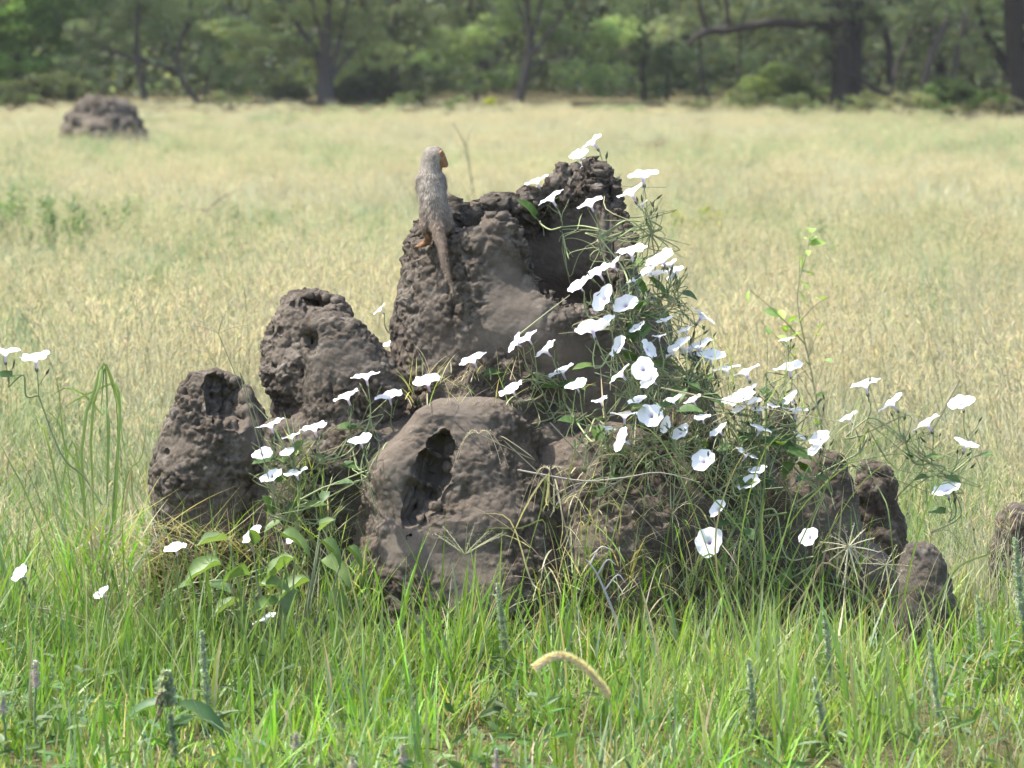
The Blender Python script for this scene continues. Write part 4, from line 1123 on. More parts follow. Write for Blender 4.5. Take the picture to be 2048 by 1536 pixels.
def frame(nrm, spin):
    q = Vector(nrm).to_track_quat('Z', 'Y')
    return (q.to_matrix() @ Matrix.Rotation(spin, 3, 'Z'))

def place(parent, name, me, pos, rot3, sc):
    o = bpy.data.objects.new(name, me); COL.objects.link(o)
    o.parent = parent
    o.matrix_local = Matrix.Translation(Vector(pos) - parent.location) @ rot3.to_4x4() @ Matrix.Diagonal((sc, sc, sc, 1))
    return o

# flowers: (px, py, width, slope of the disc in the picture, how far its face turns to the camera, distance or None = drape on the mound)
VINES = {
 'crest': ('white morning glory vine blooming over the crest of the main chimney', (1262, 640, 9.98), [
   (1184, 284, 52, 38, -.25, 10.45), (1158, 309, 40, 25, .65, 10.42), (1163, 330, 34, 50, .3, 10.4), (1073, 362, 54, 22, .1, 10.4), (1102, 396, 56, 30, .08, 10.2),
   (1180, 407, 54, 20, .3, 10.1), (1286, 350, 56, 5, -.35, 10.2), (1261, 384, 58, 25, .15, 10.12), (1284, 408, 28, 30, -.1, 10.15)]),
 'throat': ('white morning glory vine hanging in front of the dark chimney opening', (1290, 800, 9.75), [
   (1262, 502, 62, 8, .2, 9.86), (1224, 529, 48, 35, .12, 9.84), (1196, 543, 52, 30, .12, 9.82), (1157, 570, 48, 38, .5, 9.8), (1321, 517, 74, 36, .3, 9.9), (1298, 541, 40, 30, .2, 9.9),
   (1350, 541, 38, 10, .4, 9.95), (1206, 597, 60, 62, .75, 9.78), (1250, 609, 52, 25, .75, 9.8), (1405, 632, 54, -35, .1, 9.95), (1184, 656, 62, 20, -.6, 9.74), (1237, 692, 56, 58, .35, 9.74),
   (1297, 698, 42, -62, .6, 9.76), (1358, 690, 58, 32, .25, 9.82), (1395, 691, 58, 15, .15, 9.85), (1423, 710, 54, -12, .3, 9.85), (1399, 708, 24, 0, .4, 9.86), (1338, 528, 40, 25, .1, 9.93), (1312, 548, 34, 15, .2, 9.9), (1346, 552, 32, 40, .3, 9.94), (1330, 640, 40, 20, .2, 9.84), (1275, 655, 38, 35, .3, 9.78), (1318, 672, 34, 10, .1, 9.8), (1215, 640, 36, 30, .4, 9.76), (1370, 660, 34, 25, .1, 9.86), (1378, 700, 44, 25, .2, 9.84), (1345, 706, 36, 35, .1, 9.82), (1408, 722, 36, 5, .2, 9.84), (1268, 560, 30, 20, .3, 9.86)]),
 'middle': ('white morning glory vine tangled over the middle ledge below the main chimney', (1150, 880, 9.6), [
   (945, 719, 64, 22, .15, None), (1030, 686, 42, 60, .3, None), (1055, 675, 50, 35, .1, None), (1090, 700, 52, 40, .15, None), (1123, 742, 60, 20, .2, None), (1023, 778, 58, 34, .35, None),
   (1152, 770, 50, 25, .3, 9.65), (1240, 748, 54, 46, -.3, 9.65), (1286, 738, 54, 20, .9, 9.66), (1300, 758, 50, 42, .4, 9.64), (1302, 831, 54, 30, .88, 9.62), (1332, 850, 40, 70, .65, 9.63), (1345, 800, 42, 25, .2, 9.68), (1275, 800, 38, 15, .3, 9.66), (1385, 800, 40, 30, .15, 9.7), (1200, 800, 38, 25, .2, 9.68), (1405, 835, 36, 10, .3, 9.66),
   (1249, 829, 62, 5, .08, 9.68), (1215, 856, 40, -15, .1, 9.66), (1243, 880, 64, 62, .35, 9.6), (1360, 865, 50, 40, .5, 9.64), (855, 762, 62, 15, .3, None)]),
 'right': ('white morning glory vine in the green thicket right of the mound centre', (1500, 1060, 9.65), [
   (1406, 921, 56, 25, .75, 9.6), (1437, 860, 50, 35, .2, 9.66), (1484, 795, 62, 25, .6, 9.72), (1464, 800, 40, 15, .4, 9.73), (1500, 778, 38, 30, .1, 9.76), (1518, 818, 36, 5, .2, 9.74), (1478, 818, 34, 20, .3, 9.72), (1546, 812, 34, -10, .1, 9.76), (1508, 803, 36, 10, .3, 9.73), (1491, 743, 62, 25, -.2, 9.8), (1452, 737, 52, 10, -.1, 9.82), (1577, 735, 56, 20, .22, 9.85), (1573, 679, 32, 8, -.1, 9.85),
   (1580, 796, 44, 45, .2, 9.8), (1591, 820, 54, -5, -.2, 9.8), (1640, 877, 52, 25, .5, 9.75), (1630, 899, 44, 35, .45, 9.73), (1598, 872, 28, -30, .2, 9.78), (1520, 857, 48, -15, .1, 9.7), (1493, 908, 48, -25, .12, 9.68), (1498, 966, 44, 30, .65, 9.64), (1515, 940, 42, 15, .3, 9.66),
   (1435, 1017, 46, 52, .65, 9.58), (1418, 1084, 56, 30, .92, 9.56), (1618, 1074, 48, 45, .7, 9.6)]),
 'far right': ('white morning glory vine trailing free over the grass on the right side', (1600, 1000, 9.85), [
   (1730, 768, 62, 14, 0, 9.95), (1783, 806, 58, 34, .08, 9.95), (1697, 834, 50, 30, 0, 9.9), (1922, 806, 56, 20, .6, 10.0), (1853, 846, 58, 34, -.08, 9.95), (1932, 887, 58, -18, .22, 9.95), (1893, 979, 52, 15, .45, 9.9)]),
 'left': ('white morning glory vine climbing between the left chimney and the twin chimneys', (600, 1000, 9.65), [
   (732, 752, 60, 12, .1, None), (693, 792, 58, 25, .15, None), (778, 792, 58, 15, .2, None), (540, 849, 56, 22, .06, 9.8), (582, 873, 40, 15, .1, 9.78), (628, 855, 56, 15, .06, 9.78), (720, 880, 58, 20, .42, 9.62), (525, 908, 44, 20, .78, 9.75), (575, 904, 32, 20, .4, 9.75), (543, 953, 46, 25, .5, 9.72), (592, 945, 50, 20, .15, 9.72)]),
 'low left': ('white morning glory vine creeping low through the grass in front of the left chimney', (430, 1160, 9.5), [
   (504, 1070, 50, 45, .5, 9.55), (584, 1078, 28, 30, .5, 9.6), (350, 1096, 48, 15, .4, 9.55), (40, 1146, 44, 40, .6, 9.5), (204, 1185, 46, 40, .4, 9.45), (530, 1238, 44, 25, .2, 9.35)]),
 'left sprig': ('long morning glory runner with two white flowers reaching in from the left edge', (205, 1010, 9.85), [
   (10, 704, 56, 4, .1, 9.8), (70, 715, 64, 8, .3, 9.8)]),
 'gap': ('little morning glory sprig with two white flowers in the gap left of the main chimney', (770, 790, 10.35), [
   (759, 619, 32, 48, .05, 10.4), (778, 688, 36, 25, .4, 10.35)]),
}
STEMC = (0.24, 0.275, 0.125)
nfl = 0
all_nodes = []
for key, (label, root, fl) in VINES.items():
    rp = W(*root)
    t = thing('morning_glory_vine', label, 'vine', rp, 'white morning glories on the mound')
    st = MB(); nodes = [(rp, None)]
    items = []
    for (px, py, w, ang, e, Y) in fl:
        if Y is None: Y = drape(px, py, 0.05, 9.8)
        pos = W(px, py, Y); rad = 0.5 * w / F_PX * Y * 0.97 * random.uniform(.86, 1.08)
        a = R(ang); e = e * .7 if e < .8 else e * .93
        n = Vector((-math.sin(a) * math.sqrt(max(0, 1 - e * e)), -e, math.cos(a) * math.sqrt(max(0, 1 - e * e))))
        n = (n + Vector((random.gauss(0, .05), random.gauss(0, .05), random.gauss(0, .05)))).normalized()
        f = place(t, 'flower', FLOWERS[nfl % len(FLOWERS)], pos, frame(n, random.uniform(0, 6.28)), rad)
        nfl += 1
        for nm, me in (('throat', THROAT), ('calyx', CALYX)):
            c = bpy.data.objects.new(nm, me); COL.objects.link(c); c.parent = f
        foot = pos - n * rad * 0.95
        items.append((foot, n, rad))
    # runner: minimum spanning tree from the root through points below the flowers
    todo = []
    for (foot, n, rad) in items:
        kn = foot - n * 0.02 + Vector((random.gauss(0, .012), random.gauss(0.01, .012), -random.uniform(.03, .07)))
        todo.append((kn, foot, n, rad))
    done = [rp]
    while todo:
        best = min(((q[0] - d).length, i, j) for i, q in enumerate(todo) for j, d in enumerate(done))
        _, i, j = best
        kn, foot, n, rad = todo.pop(i); a = done[j]
        mid = (a + kn) / 2 + Vector((random.gauss(0, .02), random.gauss(0, .015), random.gauss(-.01, .025)))
        q1 = a.lerp(kn, .25) + Vector((random.gauss(0, .012), random.gauss(0, .01), random.gauss(0, .015)))
        st.tube([p - rp for p in curve_pts([a, q1, mid, kn], 15)], 0.0030, 0.0022, 5, c=np.array(STEMC) * random.uniform(.75, 1.2))
        st.tube([p - rp for p in curve_pts([kn, kn.lerp(foot, .5) + Vector((random.gauss(0, .006), 0, -.006)), foot], 8)], 0.0020, 0.0013, 5, c=np.array(STEMC) * random.uniform(.8, 1.2))
        done.append(kn); all_nodes.append(kn)
        # bud sprigs beside the flower
        for b in range(random.choice((1, 2, 2, 3))):
            d = Vector((random.gauss(0, .45), random.gauss(0, .3), random.uniform(.5, 1.1))).normalized()
            b0 = kn.lerp(foot, random.uniform(0, .8)); b1 = b0 + d * random.uniform(.025, .055)
            st.tube([b0 - rp, (b0 + b1) / 2 - rp + Vector((random.gauss(0, .004), 0, 0)), b1 - rp], 0.0012, 0.0009, 4, c=np.array(STEMC) * .9)
            place(t, 'bud', BUD, b1 - d * .003, frame(d, random.uniform(0, 6)), random.uniform(.014, .024))
        for _ in range(random.choice((0, 1, 1, 2))):
            d = Vector((random.gauss(0, 1), random.gauss(-.6, .5), random.gauss(.1, .4))).normalized()
            l0 = mid; l1 = l0 + d * .03
            st.tube([l0 - rp, l1 - rp], 0.0014, 0.001, 4, c=STEMC)
            nn = Vector((d.x * .3, -.5, 1)).normalized()
            yv = d; zv = (nn - yv * nn.dot(yv)).normalized(); xv = yv.cross(zv)
            place(t, 'leaf', random.choice(VLEAF), l1, Matrix((xv, yv, zv)).transposed(), random.uniform(.035, .07))
    # loose runners wandering between the knots
    if len(done) > 4:
        for k in range(int(len(done) * 2.2)):
            a = random.choice(done); near = sorted(done, key=lambda q: (q - a).length)[1:6]; c = random.choice(near)
            if (a - c).length > .35: continue
            dn = Vector((0, -.01, -random.uniform(.0, .08)))
            o1 = Vector((random.gauss(0, .04), random.gauss(0, .02), random.gauss(0, .03))); o2 = Vector((random.gauss(0, .04), random.gauss(0, .02), random.gauss(0, .03)))
            st.tube([p - rp for p in curve_pts([a + dn * .3, a.lerp(c, .33) + dn + o1, a.lerp(c, .66) + dn + o2, c + dn * .5, c + dn + o1 * 1.5], 16)], random.uniform(.0014, .0024), .001, 5, c=np.array(random.choice([STEMC, STEMC, (0.25, 0.23, 0.12), (0.20, 0.24, 0.11)])) * random.uniform(.8, 1.2))
        for k in range(int(len(done) * 1.3)):
            a = random.choice(done) + Vector((random.gauss(0, .03), random.gauss(-.01, .02), random.gauss(-.03, .03)))
            e = Vector((random.gauss(0, .5), random.gauss(-.1, .3), random.uniform(.4, 1.2))).normalized(); L = random.uniform(.05, .11)
            tip = a + e * L + Vector((random.gauss(0, .01), 0, 0))
            st.tube([p - rp for p in curve_pts([a, a + e * L * .5 + Vector((random.gauss(0, .006), 0, 0)), tip], 8)], .0015, .0009, 4, c=np.array(STEMC) * random.uniform(.8, 1.2))
            for b in range(random.choice((1, 2, 2, 3))):
                q = a.lerp(tip, random.uniform(.6, 1)); d = (e + Vector((random.gauss(0, .35), random.gauss(0, .3), 0))).normalized()
                place(t, 'bud', BUD, q, frame(d, 0), random.uniform(.012, .022))
    add('stem', st.mesh('stem'), M_STEM, t)
# ---------------------------------------------------------------- fresh grass round the mound (uncountable)
def front_of_mound(x, y):
    """clear of the clay footprint"""
    a = ((x - 0.0) / 1.08) ** 2 + ((y - 10.25) / 0.60) ** 2 > 1
    b = ((x - 1.06) / 0.12) ** 2 + ((y - 9.65) / 0.30) ** 2 > 1
    c = ((x - 1.37) / 0.12) ** 2 + ((y - 10.45) / 0.12) ** 2 > 1
    return a & b & c

BRIGHT, FRESH, BLUISH, STRAW = (0.205, 0.355, 0.045), (0.135, 0.25, 0.045), (0.22, 0.29, 0.17), (0.42, 0.36, 0.21)
def green_cols(n, dry=0.08, x=None):
    k = rnd(0, 1, n)
    c = vary(BRIGHT, n, 0.14, 0.07)
    f = vary(FRESH, n, 0.18, 0.08); b = vary(BLUISH, n, 0.15, 0.06); s = vary(STRAW, n, 0.15, 0.05)
    c = np.where((k < 0.42)[:, None], f, c)
    c = np.where((k < 0.18)[:, None], b, c)
    c = np.where((k > 1 - dry)[:, None], s, c)
    return c

mb = MB()
# tufts: blades share a root
KEEP = [(416, 8.6), (1010, 9.1), (1512, 8.45), (1664, 8.85), (1876, 8.6), (1964, 9.1), (2046, 9.3), (345, 8.2), (70, 8.3), (4, 8.2), (591, 8.05), (805, 7.85), (992, 7.85), (1140, 8.0)]
def tufts(nt, yr, xr, hh, bl=(5, 12), ww=(0.004, 0.0085), dry=0.08, lean=0.28, curl=(0.1, 0.9), clear=True):
    tx = rnd(*xr, nt); ty = rnd(*yr, nt)
    k = front_of_mound(tx, ty); low = np.ones(len(tx))
    if clear:                                   # lower growth in front of the flower spikes
        for px, Y in KEEP:
            xs = W(px, 1000, Y).x * ty / Y
            low[(np.abs(tx - xs) < 0.05) & (ty < Y)] = 0.42
    tx, ty, low = tx[k], ty[k], low[k]
    cl = vnoise(np.stack([tx, ty, 0 * tx], -1), 0.35)
    m = np.random.randint(bl[0], bl[1], len(tx)); i = np.repeat(np.arange(len(tx)), m); n = len(i)
    bx = tx[i] + np.random.normal(0, 0.016, n); by = ty[i] + np.random.normal(0, 0.016, n)
    hgt = (rnd(*hh, len(tx)) * low * (1 + 0.55 * cl))[i] * rnd(0.45, 1.1, n)
    base = np.stack([bx, by, ground_z(bx, by) - 0.01], -1)
    c = green_cols(n, dry)
    # patches of different grasses: darker and leafier at left, paler and strawy at right
    pn = vnoise(np.stack([tx, ty, 0 * tx + 3], -1), 0.28)[i]; pm = vnoise(np.stack([tx, ty, 0 * tx + 9], -1), 0.6)[i]
    c = c * (1 + 0.22 * pn)[:, None]
    mixr = np.clip(0.28 * (bx / 1.4) + 0.45 * pm, 0, 0.6)[:, None]
    c = c * (1 - mixr) + np.array([0.30, 0.31, 0.16]) * mixr
    mixl = np.clip(0.45 * (-bx / 1.4) + 0.5 * pm - 0.1, 0, 0.65)[:, None]
    c = c * (1 - mixl) + np.array([0.10, 0.18, 0.045]) * mixl
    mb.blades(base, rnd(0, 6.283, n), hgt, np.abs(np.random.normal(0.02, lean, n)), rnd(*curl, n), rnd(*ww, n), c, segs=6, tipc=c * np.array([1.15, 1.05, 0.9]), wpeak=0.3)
tufts(1150, (7.6, 9.1), (-1.55, 1.55), (0.07, 0.19), (5, 11), (0.003, 0.0085), dry=0.12)
tufts(420, (9.05, 9.62), (-1.5, 1.5), (0.14, 0.34), (3, 8), (0.0016, 0.0042), dry=.3, lean=0.3, curl=(0.1, 1.1))
tufts(420, (9.0, 9.62), (-1.55, 1.55), (0.10, 0.22), (4, 9), dry=0.15)
tufts(150, (9.0, 9.55), (-1.4, 1.4), (0.20, 0.36), (2, 5), (0.006, 0.0115), dry=.05, lean=0.2, curl=(0.0, 0.5))
tufts(480, (7.8, 9.5), (-1.5, 1.5), (0.16, 0.33), (2, 6), (0.004, 0.0095), lean=0.17, curl=(0.0, 0.6))
tufts(110, (7.8, 9.5), (-1.5, 1.5), (0.16, 0.30), (1, 4), (0.005, 0.009), lean=0.3, curl=(1.2, 2.4))
tufts(800, (7.6, 9.6), (-1.55, 1.55), (0.06, 0.14), (6, 12), (0.002, 0.005), dry=0.4, lean=0.6, clear=False)
def on_slope(n, xr, yr, hh, ww, dry):
    """grass rooted on the raised foot of the mound"""
    P = np.array([tuple(W(random.uniform(*xr), random.uniform(*yr), 9.0)) for _ in range(n)])
    for q in P:
        px, py = to_px(q[0], q[1], q[2]); r_ = W(px, py, drape(px, py, -0.01, 9.62)); q[:] = tuple(r_)
    c = green_cols(n, dry)
    mb.blades(P - np.array([0, 0, .02]), rnd(0, 6.283, n), rnd(*hh, n), np.abs(np.random.normal(0.02, .3, n)), rnd(0.0, 1.0, n), rnd(*ww, n), c, segs=6, wpeak=.3)
on_slope(480, (130, 540), (1100, 1290), (0.12, 0.30), (0.003, 0.007), .3)
on_slope(200, (560, 760), (1160, 1290), (0.08, 0.2), (0.003, 0.007), .15)
on_slope(340, (1100, 1720), (1160, 1290), (0.12, 0.30), (0.003, 0.007), .3)
tufts(420, (9.5, 11.2), (-2.0, -0.95), (0.16, 0.34), dry=0.2)
tufts(420, (9.5, 11.6), (0.9, 2.0), (0.14, 0.30), dry=0.2)
tufts(300, (9.6, 12.2), (-1.9, 2.0), (0.14, 0.30), dry=0.25)
# thin arching culms with fine seed heads, mostly on the right
n = 420
bx = np.where(rnd(0, 1, n) < 0.68, rnd(0.15, 1.5, n), rnd(-1.5, 0.2, n)); by = rnd(8.6, 9.66, n)
base = np.stack([bx, by, np.zeros(n)], -1)
c = np.where((rnd(0, 1, n) < 0.5)[:, None], vary((0.36, 0.33, 0.18), n, 0.15), vary((0.22, 0.26, 0.10), n, 0.15))
mb.blades(base, rnd(0, 6.283, n), rnd(0.22, 0.46, n), np.abs(np.random.normal(0, 0.2, n)), rnd(0.2, 1.6, n), rnd(0.0014, 0.0028, n), c, segs=8, wpeak=0.1)
tag(add('foreground_grass', mb.mesh('foreground_grass', smooth=False), M_GRASS), 'fresh bright green grass growing along the front of the mound', 'grass', kind='stuff')

# low broad-leaved ground cover between the blades
mb = MB()
n = 2600
x = rnd(-1.6, 1.6, n); y = rnd(7.7, 9.6, n); z = rnd(0.005, 0.10, n)
w = np.clip(0.30 - 0.5 * vnoise(np.stack([x, y, 0 * x], -1), 0.5) - 0.35 * x, 0, 1)
k = (rnd(0, 1, n) < w + 0.15) & front_of_mound(x, y); x, y, z = x[k], y[k], z[k]; n = len(x)
mb.leaves(np.stack([x, y, z], -1), np.random.normal(0, 1, (n, 3)) * np.array([1, 1, 0.4]) + np.array([0, 0, .15]), np.random.normal(0, .5, (n, 3)) + np.array([0, -.3, 1]), rnd(.035, .08, n), rnd(.009, .02, n), vary((0.075, 0.135, 0.035), n, .2, .08))
tag(add('ground_cover', mb.mesh('ground_cover', smooth=False), M_LEAF), 'low dark green leafy ground cover among the front grass', 'ground cover', kind='stuff')

# ---------------------------------------------------------------- straw and tangle lying on the mound (uncountable)
def surface_at(px, py, off=0.01):
    Y = drape(px, py, off, 9.75)
    return W(px, py, Y)
def tangle(name, label, n, pxr, pyr, cols, length, width, az=None, lean=(0.5, 1.5), curl=(0.2, 1.4), off=(0.0, 0.06), accept=None, segs=7):
    pts = []; tries = 0
    while len(pts) < n and tries < n * 6:
        tries += 1
        px, py = random.uniform(*pxr), random.uniform(*pyr)
        if accept and not accept(px, py): continue
        p = surface_at(px, py, random.uniform(*off)); pts.append(tuple(p))
    P = np.array(pts); n = len(P)
    ch = np.random.randint(0, len(cols), n)
    c = np.array(cols)[ch] * np.random.normal(1, .15, (n, 1)) * np.random.normal(1, .05, (n, 3))
    m = MB()
    m.blades(P, rnd(0, 6.283, n) if az is None else np.random.normal(az, .8, n), rnd(*length, n), rnd(*lean, n), rnd(*curl, n), rnd(*width, n), np.clip(c, .01, .9), segs=segs, wpeak=.15)
    return tag(add(name, m.mesh(name, smooth=False), M_GRASS), label, 'grass', kind='stuff')
DRYC = [(0.48, 0.42, 0.27), (0.40, 0.34, 0.21), (0.54, 0.48, 0.33), (0.37, 0.35, 0.18)]
GRNC = [(0.25, 0.34, 0.10), (0.30, 0.37, 0.13), (0.22, 0.28, 0.13), (0.34, 0.37, 0.18)]
tangle('vine_tangle', 'dense tangle of green stems and thin grass over the right side of the mound', 620, (1090, 1720), (720, 1270), GRNC + GRNC + DRYC, (0.06, 0.20), (0.0018, 0.0048), lean=(0.0, 1.1), curl=(-.3, 1.5), off=(0.0, 0.10),
       accept=lambda x, y: y > 700 + abs(x - 1330) * 0.35 and (x > 1150 or y > 1130) and random.random() < (1.0 if 1330 < x < 1560 else .4) and not (1600 < x < 1700 and 900 < y < 1020 and random.random() < .7))
tangle('straw', 'loose dry straw draped over the foot of the mound below the left chimney', 950, (190, 540), (1050, 1260), [(0.40, 0.34, 0.22), (0.33, 0.28, 0.17), (0.45, 0.39, 0.27)], (0.10, 0.28), (0.002, 0.0045), lean=(0.8, 1.7), curl=(-.2, .8), off=(0.0, 0.05), accept=lambda x, y: y > 1045 + max(0, x - 330) * .25)
tangle('dry_grass', 'dry pale grass hanging down over the front wall right of the buttress', 150, (1060, 1500), (930, 1280), DRYC, (0.10, 0.26), (0.0015, 0.005), lean=(0.4, 1.6), curl=(.4, 1.8), off=(0.0, 0.09))
tangle('dry_grass', 'wispy dry grass on the saddle between the twin chimneys and the buttress', 90, (800, 1090), (745, 815), DRYC + GRNC[:1], (0.05, 0.14), (0.0015, 0.004), lean=(0.1, 1.2), curl=(.1, 1.2), off=(-0.02, 0.03))
tangle('grass_fringe', 'sparse green grass sprouting round the low left side of the mound', 260, (560, 760), (860, 1240), GRNC + DRYC[:1], (0.07, 0.22), (0.0025, 0.0065), lean=(0.0, .9), curl=(.1, 1.2), off=(0.0, 0.08), accept=lambda x, y: y > 900 and x < 590 + (1240 - y) * .0 + (y - 860) * .42)
# ---------------------------------------------------------------- single plants
def gbase(px, Y):
    p = W(px, 1000, Y); return Vector((p.x, Y, float(ground_z(np.array([p.x]), np.array([Y]))[0])))

def leaf_child(t, me, p, d, up, sc, name='leaf'):
    d = Vector(d).normalized(); z = Vector(up); z = (z - d * z.dot(d)).normalized(); x = d.cross(z)
    o = bpy.data.objects.new(name, me); COL.objects.link(o); o.parent = t
    o.matrix_local = Matrix.Translation(Vector(p)) @ Matrix((x, d, z)).transposed().to_4x4() @ Matrix.Diagonal((sc, sc, sc, 1))
    return o

def lance_mesh(w, col, bend=0.3, fold=0.12, wav=0.0, n=9, name='leaf', pk=0.4):
    t = np.linspace(0, 1, n)
    wd = w * np.sin(np.pi * np.clip(t, 0, 1) ** (math.log(0.5) / math.log(pk))) ** 0.8
    V = []
    for s in (-1, 0, 1):
        for i in range(n):
            V.append((s * wd[i], t[i] - 0.15 * bend * t[i] ** 2, fold * abs(s) * wd[i] / w - bend * t[i] ** 2 + wav * s * s * math.sin(11 * t[i] + s)))
    q = [(s * n + i, s * n + i + 1, (s + 1) * n + i + 1, (s + 1) * n + i) for s in (0, 1) for i in range(n - 1)]
    c = np.tile(np.array(col), (3 * n, 1)); c[n:2 * n] *= 1.25; c *= (1 + .10 * (np.arange(3 * n) % 2 - .5))[:, None]
    mb = MB(); mb.put(np.array(V), q=q, c=c)
    me = mb.mesh(name); me.materials.append(M_LEAF)
    return me
GREYLEAF = [lance_mesh(.13, (0.13, 0.19, 0.085), .35), lance_mesh(.15, (0.11, 0.165, 0.07), .15), lance_mesh(.11, (0.155, 0.21, 0.11), .55)]
DARKLEAF = lance_mesh(.15, (0.075, 0.135, 0.05), .5, pk=.45)

def spike_mesh(length, r0, col, tipcol, lil=0.12, n=None):
    """whorls of small woolly bracts stacked round a stem"""
    n = n or int(length / 0.0042) * 14
    z = rnd(0, 1, n); wh = 0.75 + 0.35 * np.sin(z * length / 0.024 * 6.283)
    rad = r0 * wh * np.clip(1.1 - 0.95 * z ** 2.2, 0.12, 1)
    a = rnd(0, 6.283, n)
    o = np.stack([np.cos(a), np.sin(a), 0 * a], -1)
    p = o * (rad * 0.45)[:, None] + np.array([0, 0, 1]) * (z * length)[:, None]
    d = o + np.array([0, 0, 0.75]) + np.random.normal(0, .25, (n, 3))
    c = vary(col, n, .2) * (1 - z[:, None] * .4) + vary(tipcol, n, .2) * z[:, None] * .4
    v = rnd(0, 1, n) < lil; c[v] = vary((0.46, 0.38, 0.56), int(v.sum()), .15)
    mb = MB(); mb.diamonds(p, d, o, r0 * rnd(.4, .8, n) * (1 - .35 * z), r0 * rnd(.18, .36, n), c)
    mb.tube([(0, 0, 0), (0, 0, length * .5), (0, 0, length)], r0 * .4, r0 * .15, 5, c=np.array(col) * .8)
    return mb.mesh('flower_spike', smooth=False)

def spike_weed(label, top, low, Y, r=0.0142, bend=0.0, leaves=7, col=(0.36, 0.43, 0.32), lil=.10, name='spike_weed', lsize=(.05, .10), cat='weed', group='grey-green spike weeds in the front grass'):
    tp = W(top[0], top[1], Y); lo = W(low[0], low[1], Y)
    b = Vector((lo.x + (lo.x - tp.x) * .3, Y, 0))
    t = thing(name, label, cat, b, group)
    st = MB(); st.tube(curve_pts([Vector((0, 0, 0)), (lo - b) * .55 + Vector((random.gauss(0, .006), random.gauss(0, .01), 0)), lo - b], 9), .0032, .0024, 5, c=(0.16, 0.20, 0.10))
    add('stem', st.mesh('stem'), M_STEM, t)
    ax = tp - lo; L = ax.length
    sp = add('flower_spike', spike_mesh(L, r, col, (0.42, 0.50, 0.38), lil), M_GRASS, t)
    sp.matrix_local = Matrix.Translation(lo - b) @ ax.to_track_quat('Z', 'Y').to_matrix().to_4x4()
    az = random.uniform(0, 3); sp.scale = [random.uniform(.8, 1.2)] * 2 + [1]
    for k in range(leaves):
        f = (k // 2 + .5) / (leaves / 2 + .3)
        p = (lo - b) * (0.25 + .75 * f) if k < leaves - 2 else (lo - b) + ax * random.uniform(.2, .95)
        az += 3.14 if k % 2 else 1.5
        d = Vector((math.cos(az), math.sin(az) * .6, random.uniform(.15, .6)))
        leaf_child(t, random.choice(GREYLEAF), p, d, (0, 0, 1), random.uniform(*lsize) * (.5 if k >= leaves - 2 else 1))
    return t
spike_weed('grey spike weed with a long jointed spike, right of the stooping one at lower left', (403, 1262), (416, 1432), 8.6)
spike_weed('pale spike weed standing right in front of the buttress foot', (995, 1168), (1010, 1300), 9.1, leaves=9)
spike_weed('grey spike weed in the grass below the hanging dry grass, lower right', (1497, 1318), (1512, 1490), 8.45)
spike_weed('slim spike weed left of the small blunt cone', (1648, 1222), (1664, 1370), 8.85)
spike_weed('spike weed right below the small blunt cone', (1858, 1262), (1876, 1440), 8.6)
spike_weed('short spike weed between the small cone and the dark edge cone', (1955, 1192), (1964, 1300), 9.1)
spike_weed('tall spike weed in front of the dark cone at the right edge', (2030, 1076), (2046, 1250), 9.3, r=.0155, leaves=9)
spike_weed('half hidden spike weed low in the right-hand grass', (1628, 1355), (1650, 1470), 8.4, r=.012)
spike_weed('spike weed just showing at the bottom edge on the left', (194, 1490), (200, 1560), 8.3)
# the stooping one: an upright spike with a heavy nodding head and long dark leaves
t = spike_weed('tall spike weed with a heavy nodding seed head and two long drooping leaves', (342, 1428), (360, 1600), 8.2, r=.016, leaves=6, lil=.16, lsize=(.07, .12))
hp = W(330, 1412, 8.18) - t.location; ht = W(333, 1344, 8.18) - t.location
hd = add('seed_head', spike_mesh((ht - hp).length, .026, (0.40, 0.46, 0.35), (0.46, 0.52, 0.40), .10, n=1100), M_GRASS, t)
hd.matrix_local = Matrix.Translation(hp) @ (ht - hp).to_track_quat('Z', 'Y').to_matrix().to_4x4()
wm = MB()
for k in range(9):
    a = hp + Vector((random.uniform(-.014, .002), -.012, random.uniform(-.02, .05))); wm.tube([a, a + Vector((random.uniform(-.012, .004), -.006, -.012)), a + Vector((random.uniform(-.016, .006), -.006, -.03))], .0022, .0008, 4, c=(0.17, 0.12, 0.08))
add('withered_petals', wm.mesh('withered_petals'), M_STEM, t)['label'] = 'brown withered petals hanging from the head'
leaf_child(t, DARKLEAF, W(350, 1408, 8.2) - t.location, (1, -.1, -.25), (.1, -.5, 1), .155)
leaf_child(t, DARKLEAF, W(335, 1408, 8.2) - t.location, (-1, 0, -.05), (-.1, -.4, 1), .125)

for lb, (px, top, low), Y in (('mauve flower head standing farthest left but one in the front grass', (70, 1322, 1374), 8.3), ('mauve flower head cut by the left edge of the picture', (4, 1384, 1428), 8.2), ('mauve flower head at the bottom edge left of centre', (805, 1488, 1545), 7.85),
                              ('mauve flower head at the bottom edge near the centre', (992, 1498, 1560), 7.85), ('thin mauve flower head in the lower left grass', (591, 1464, 1500), 8.05), ('mauve flower head peeping over the bottom edge', (705, 1516, 1560), 7.8)):
    spike_weed(lb, (px, top), (px + 2, low), Y, r=.0135, leaves=4, col=(0.50, 0.42, 0.44), lil=.35, name='mauve_flower', cat='flower', group='mauve flower heads in the front grass', lsize=(.04, .07))

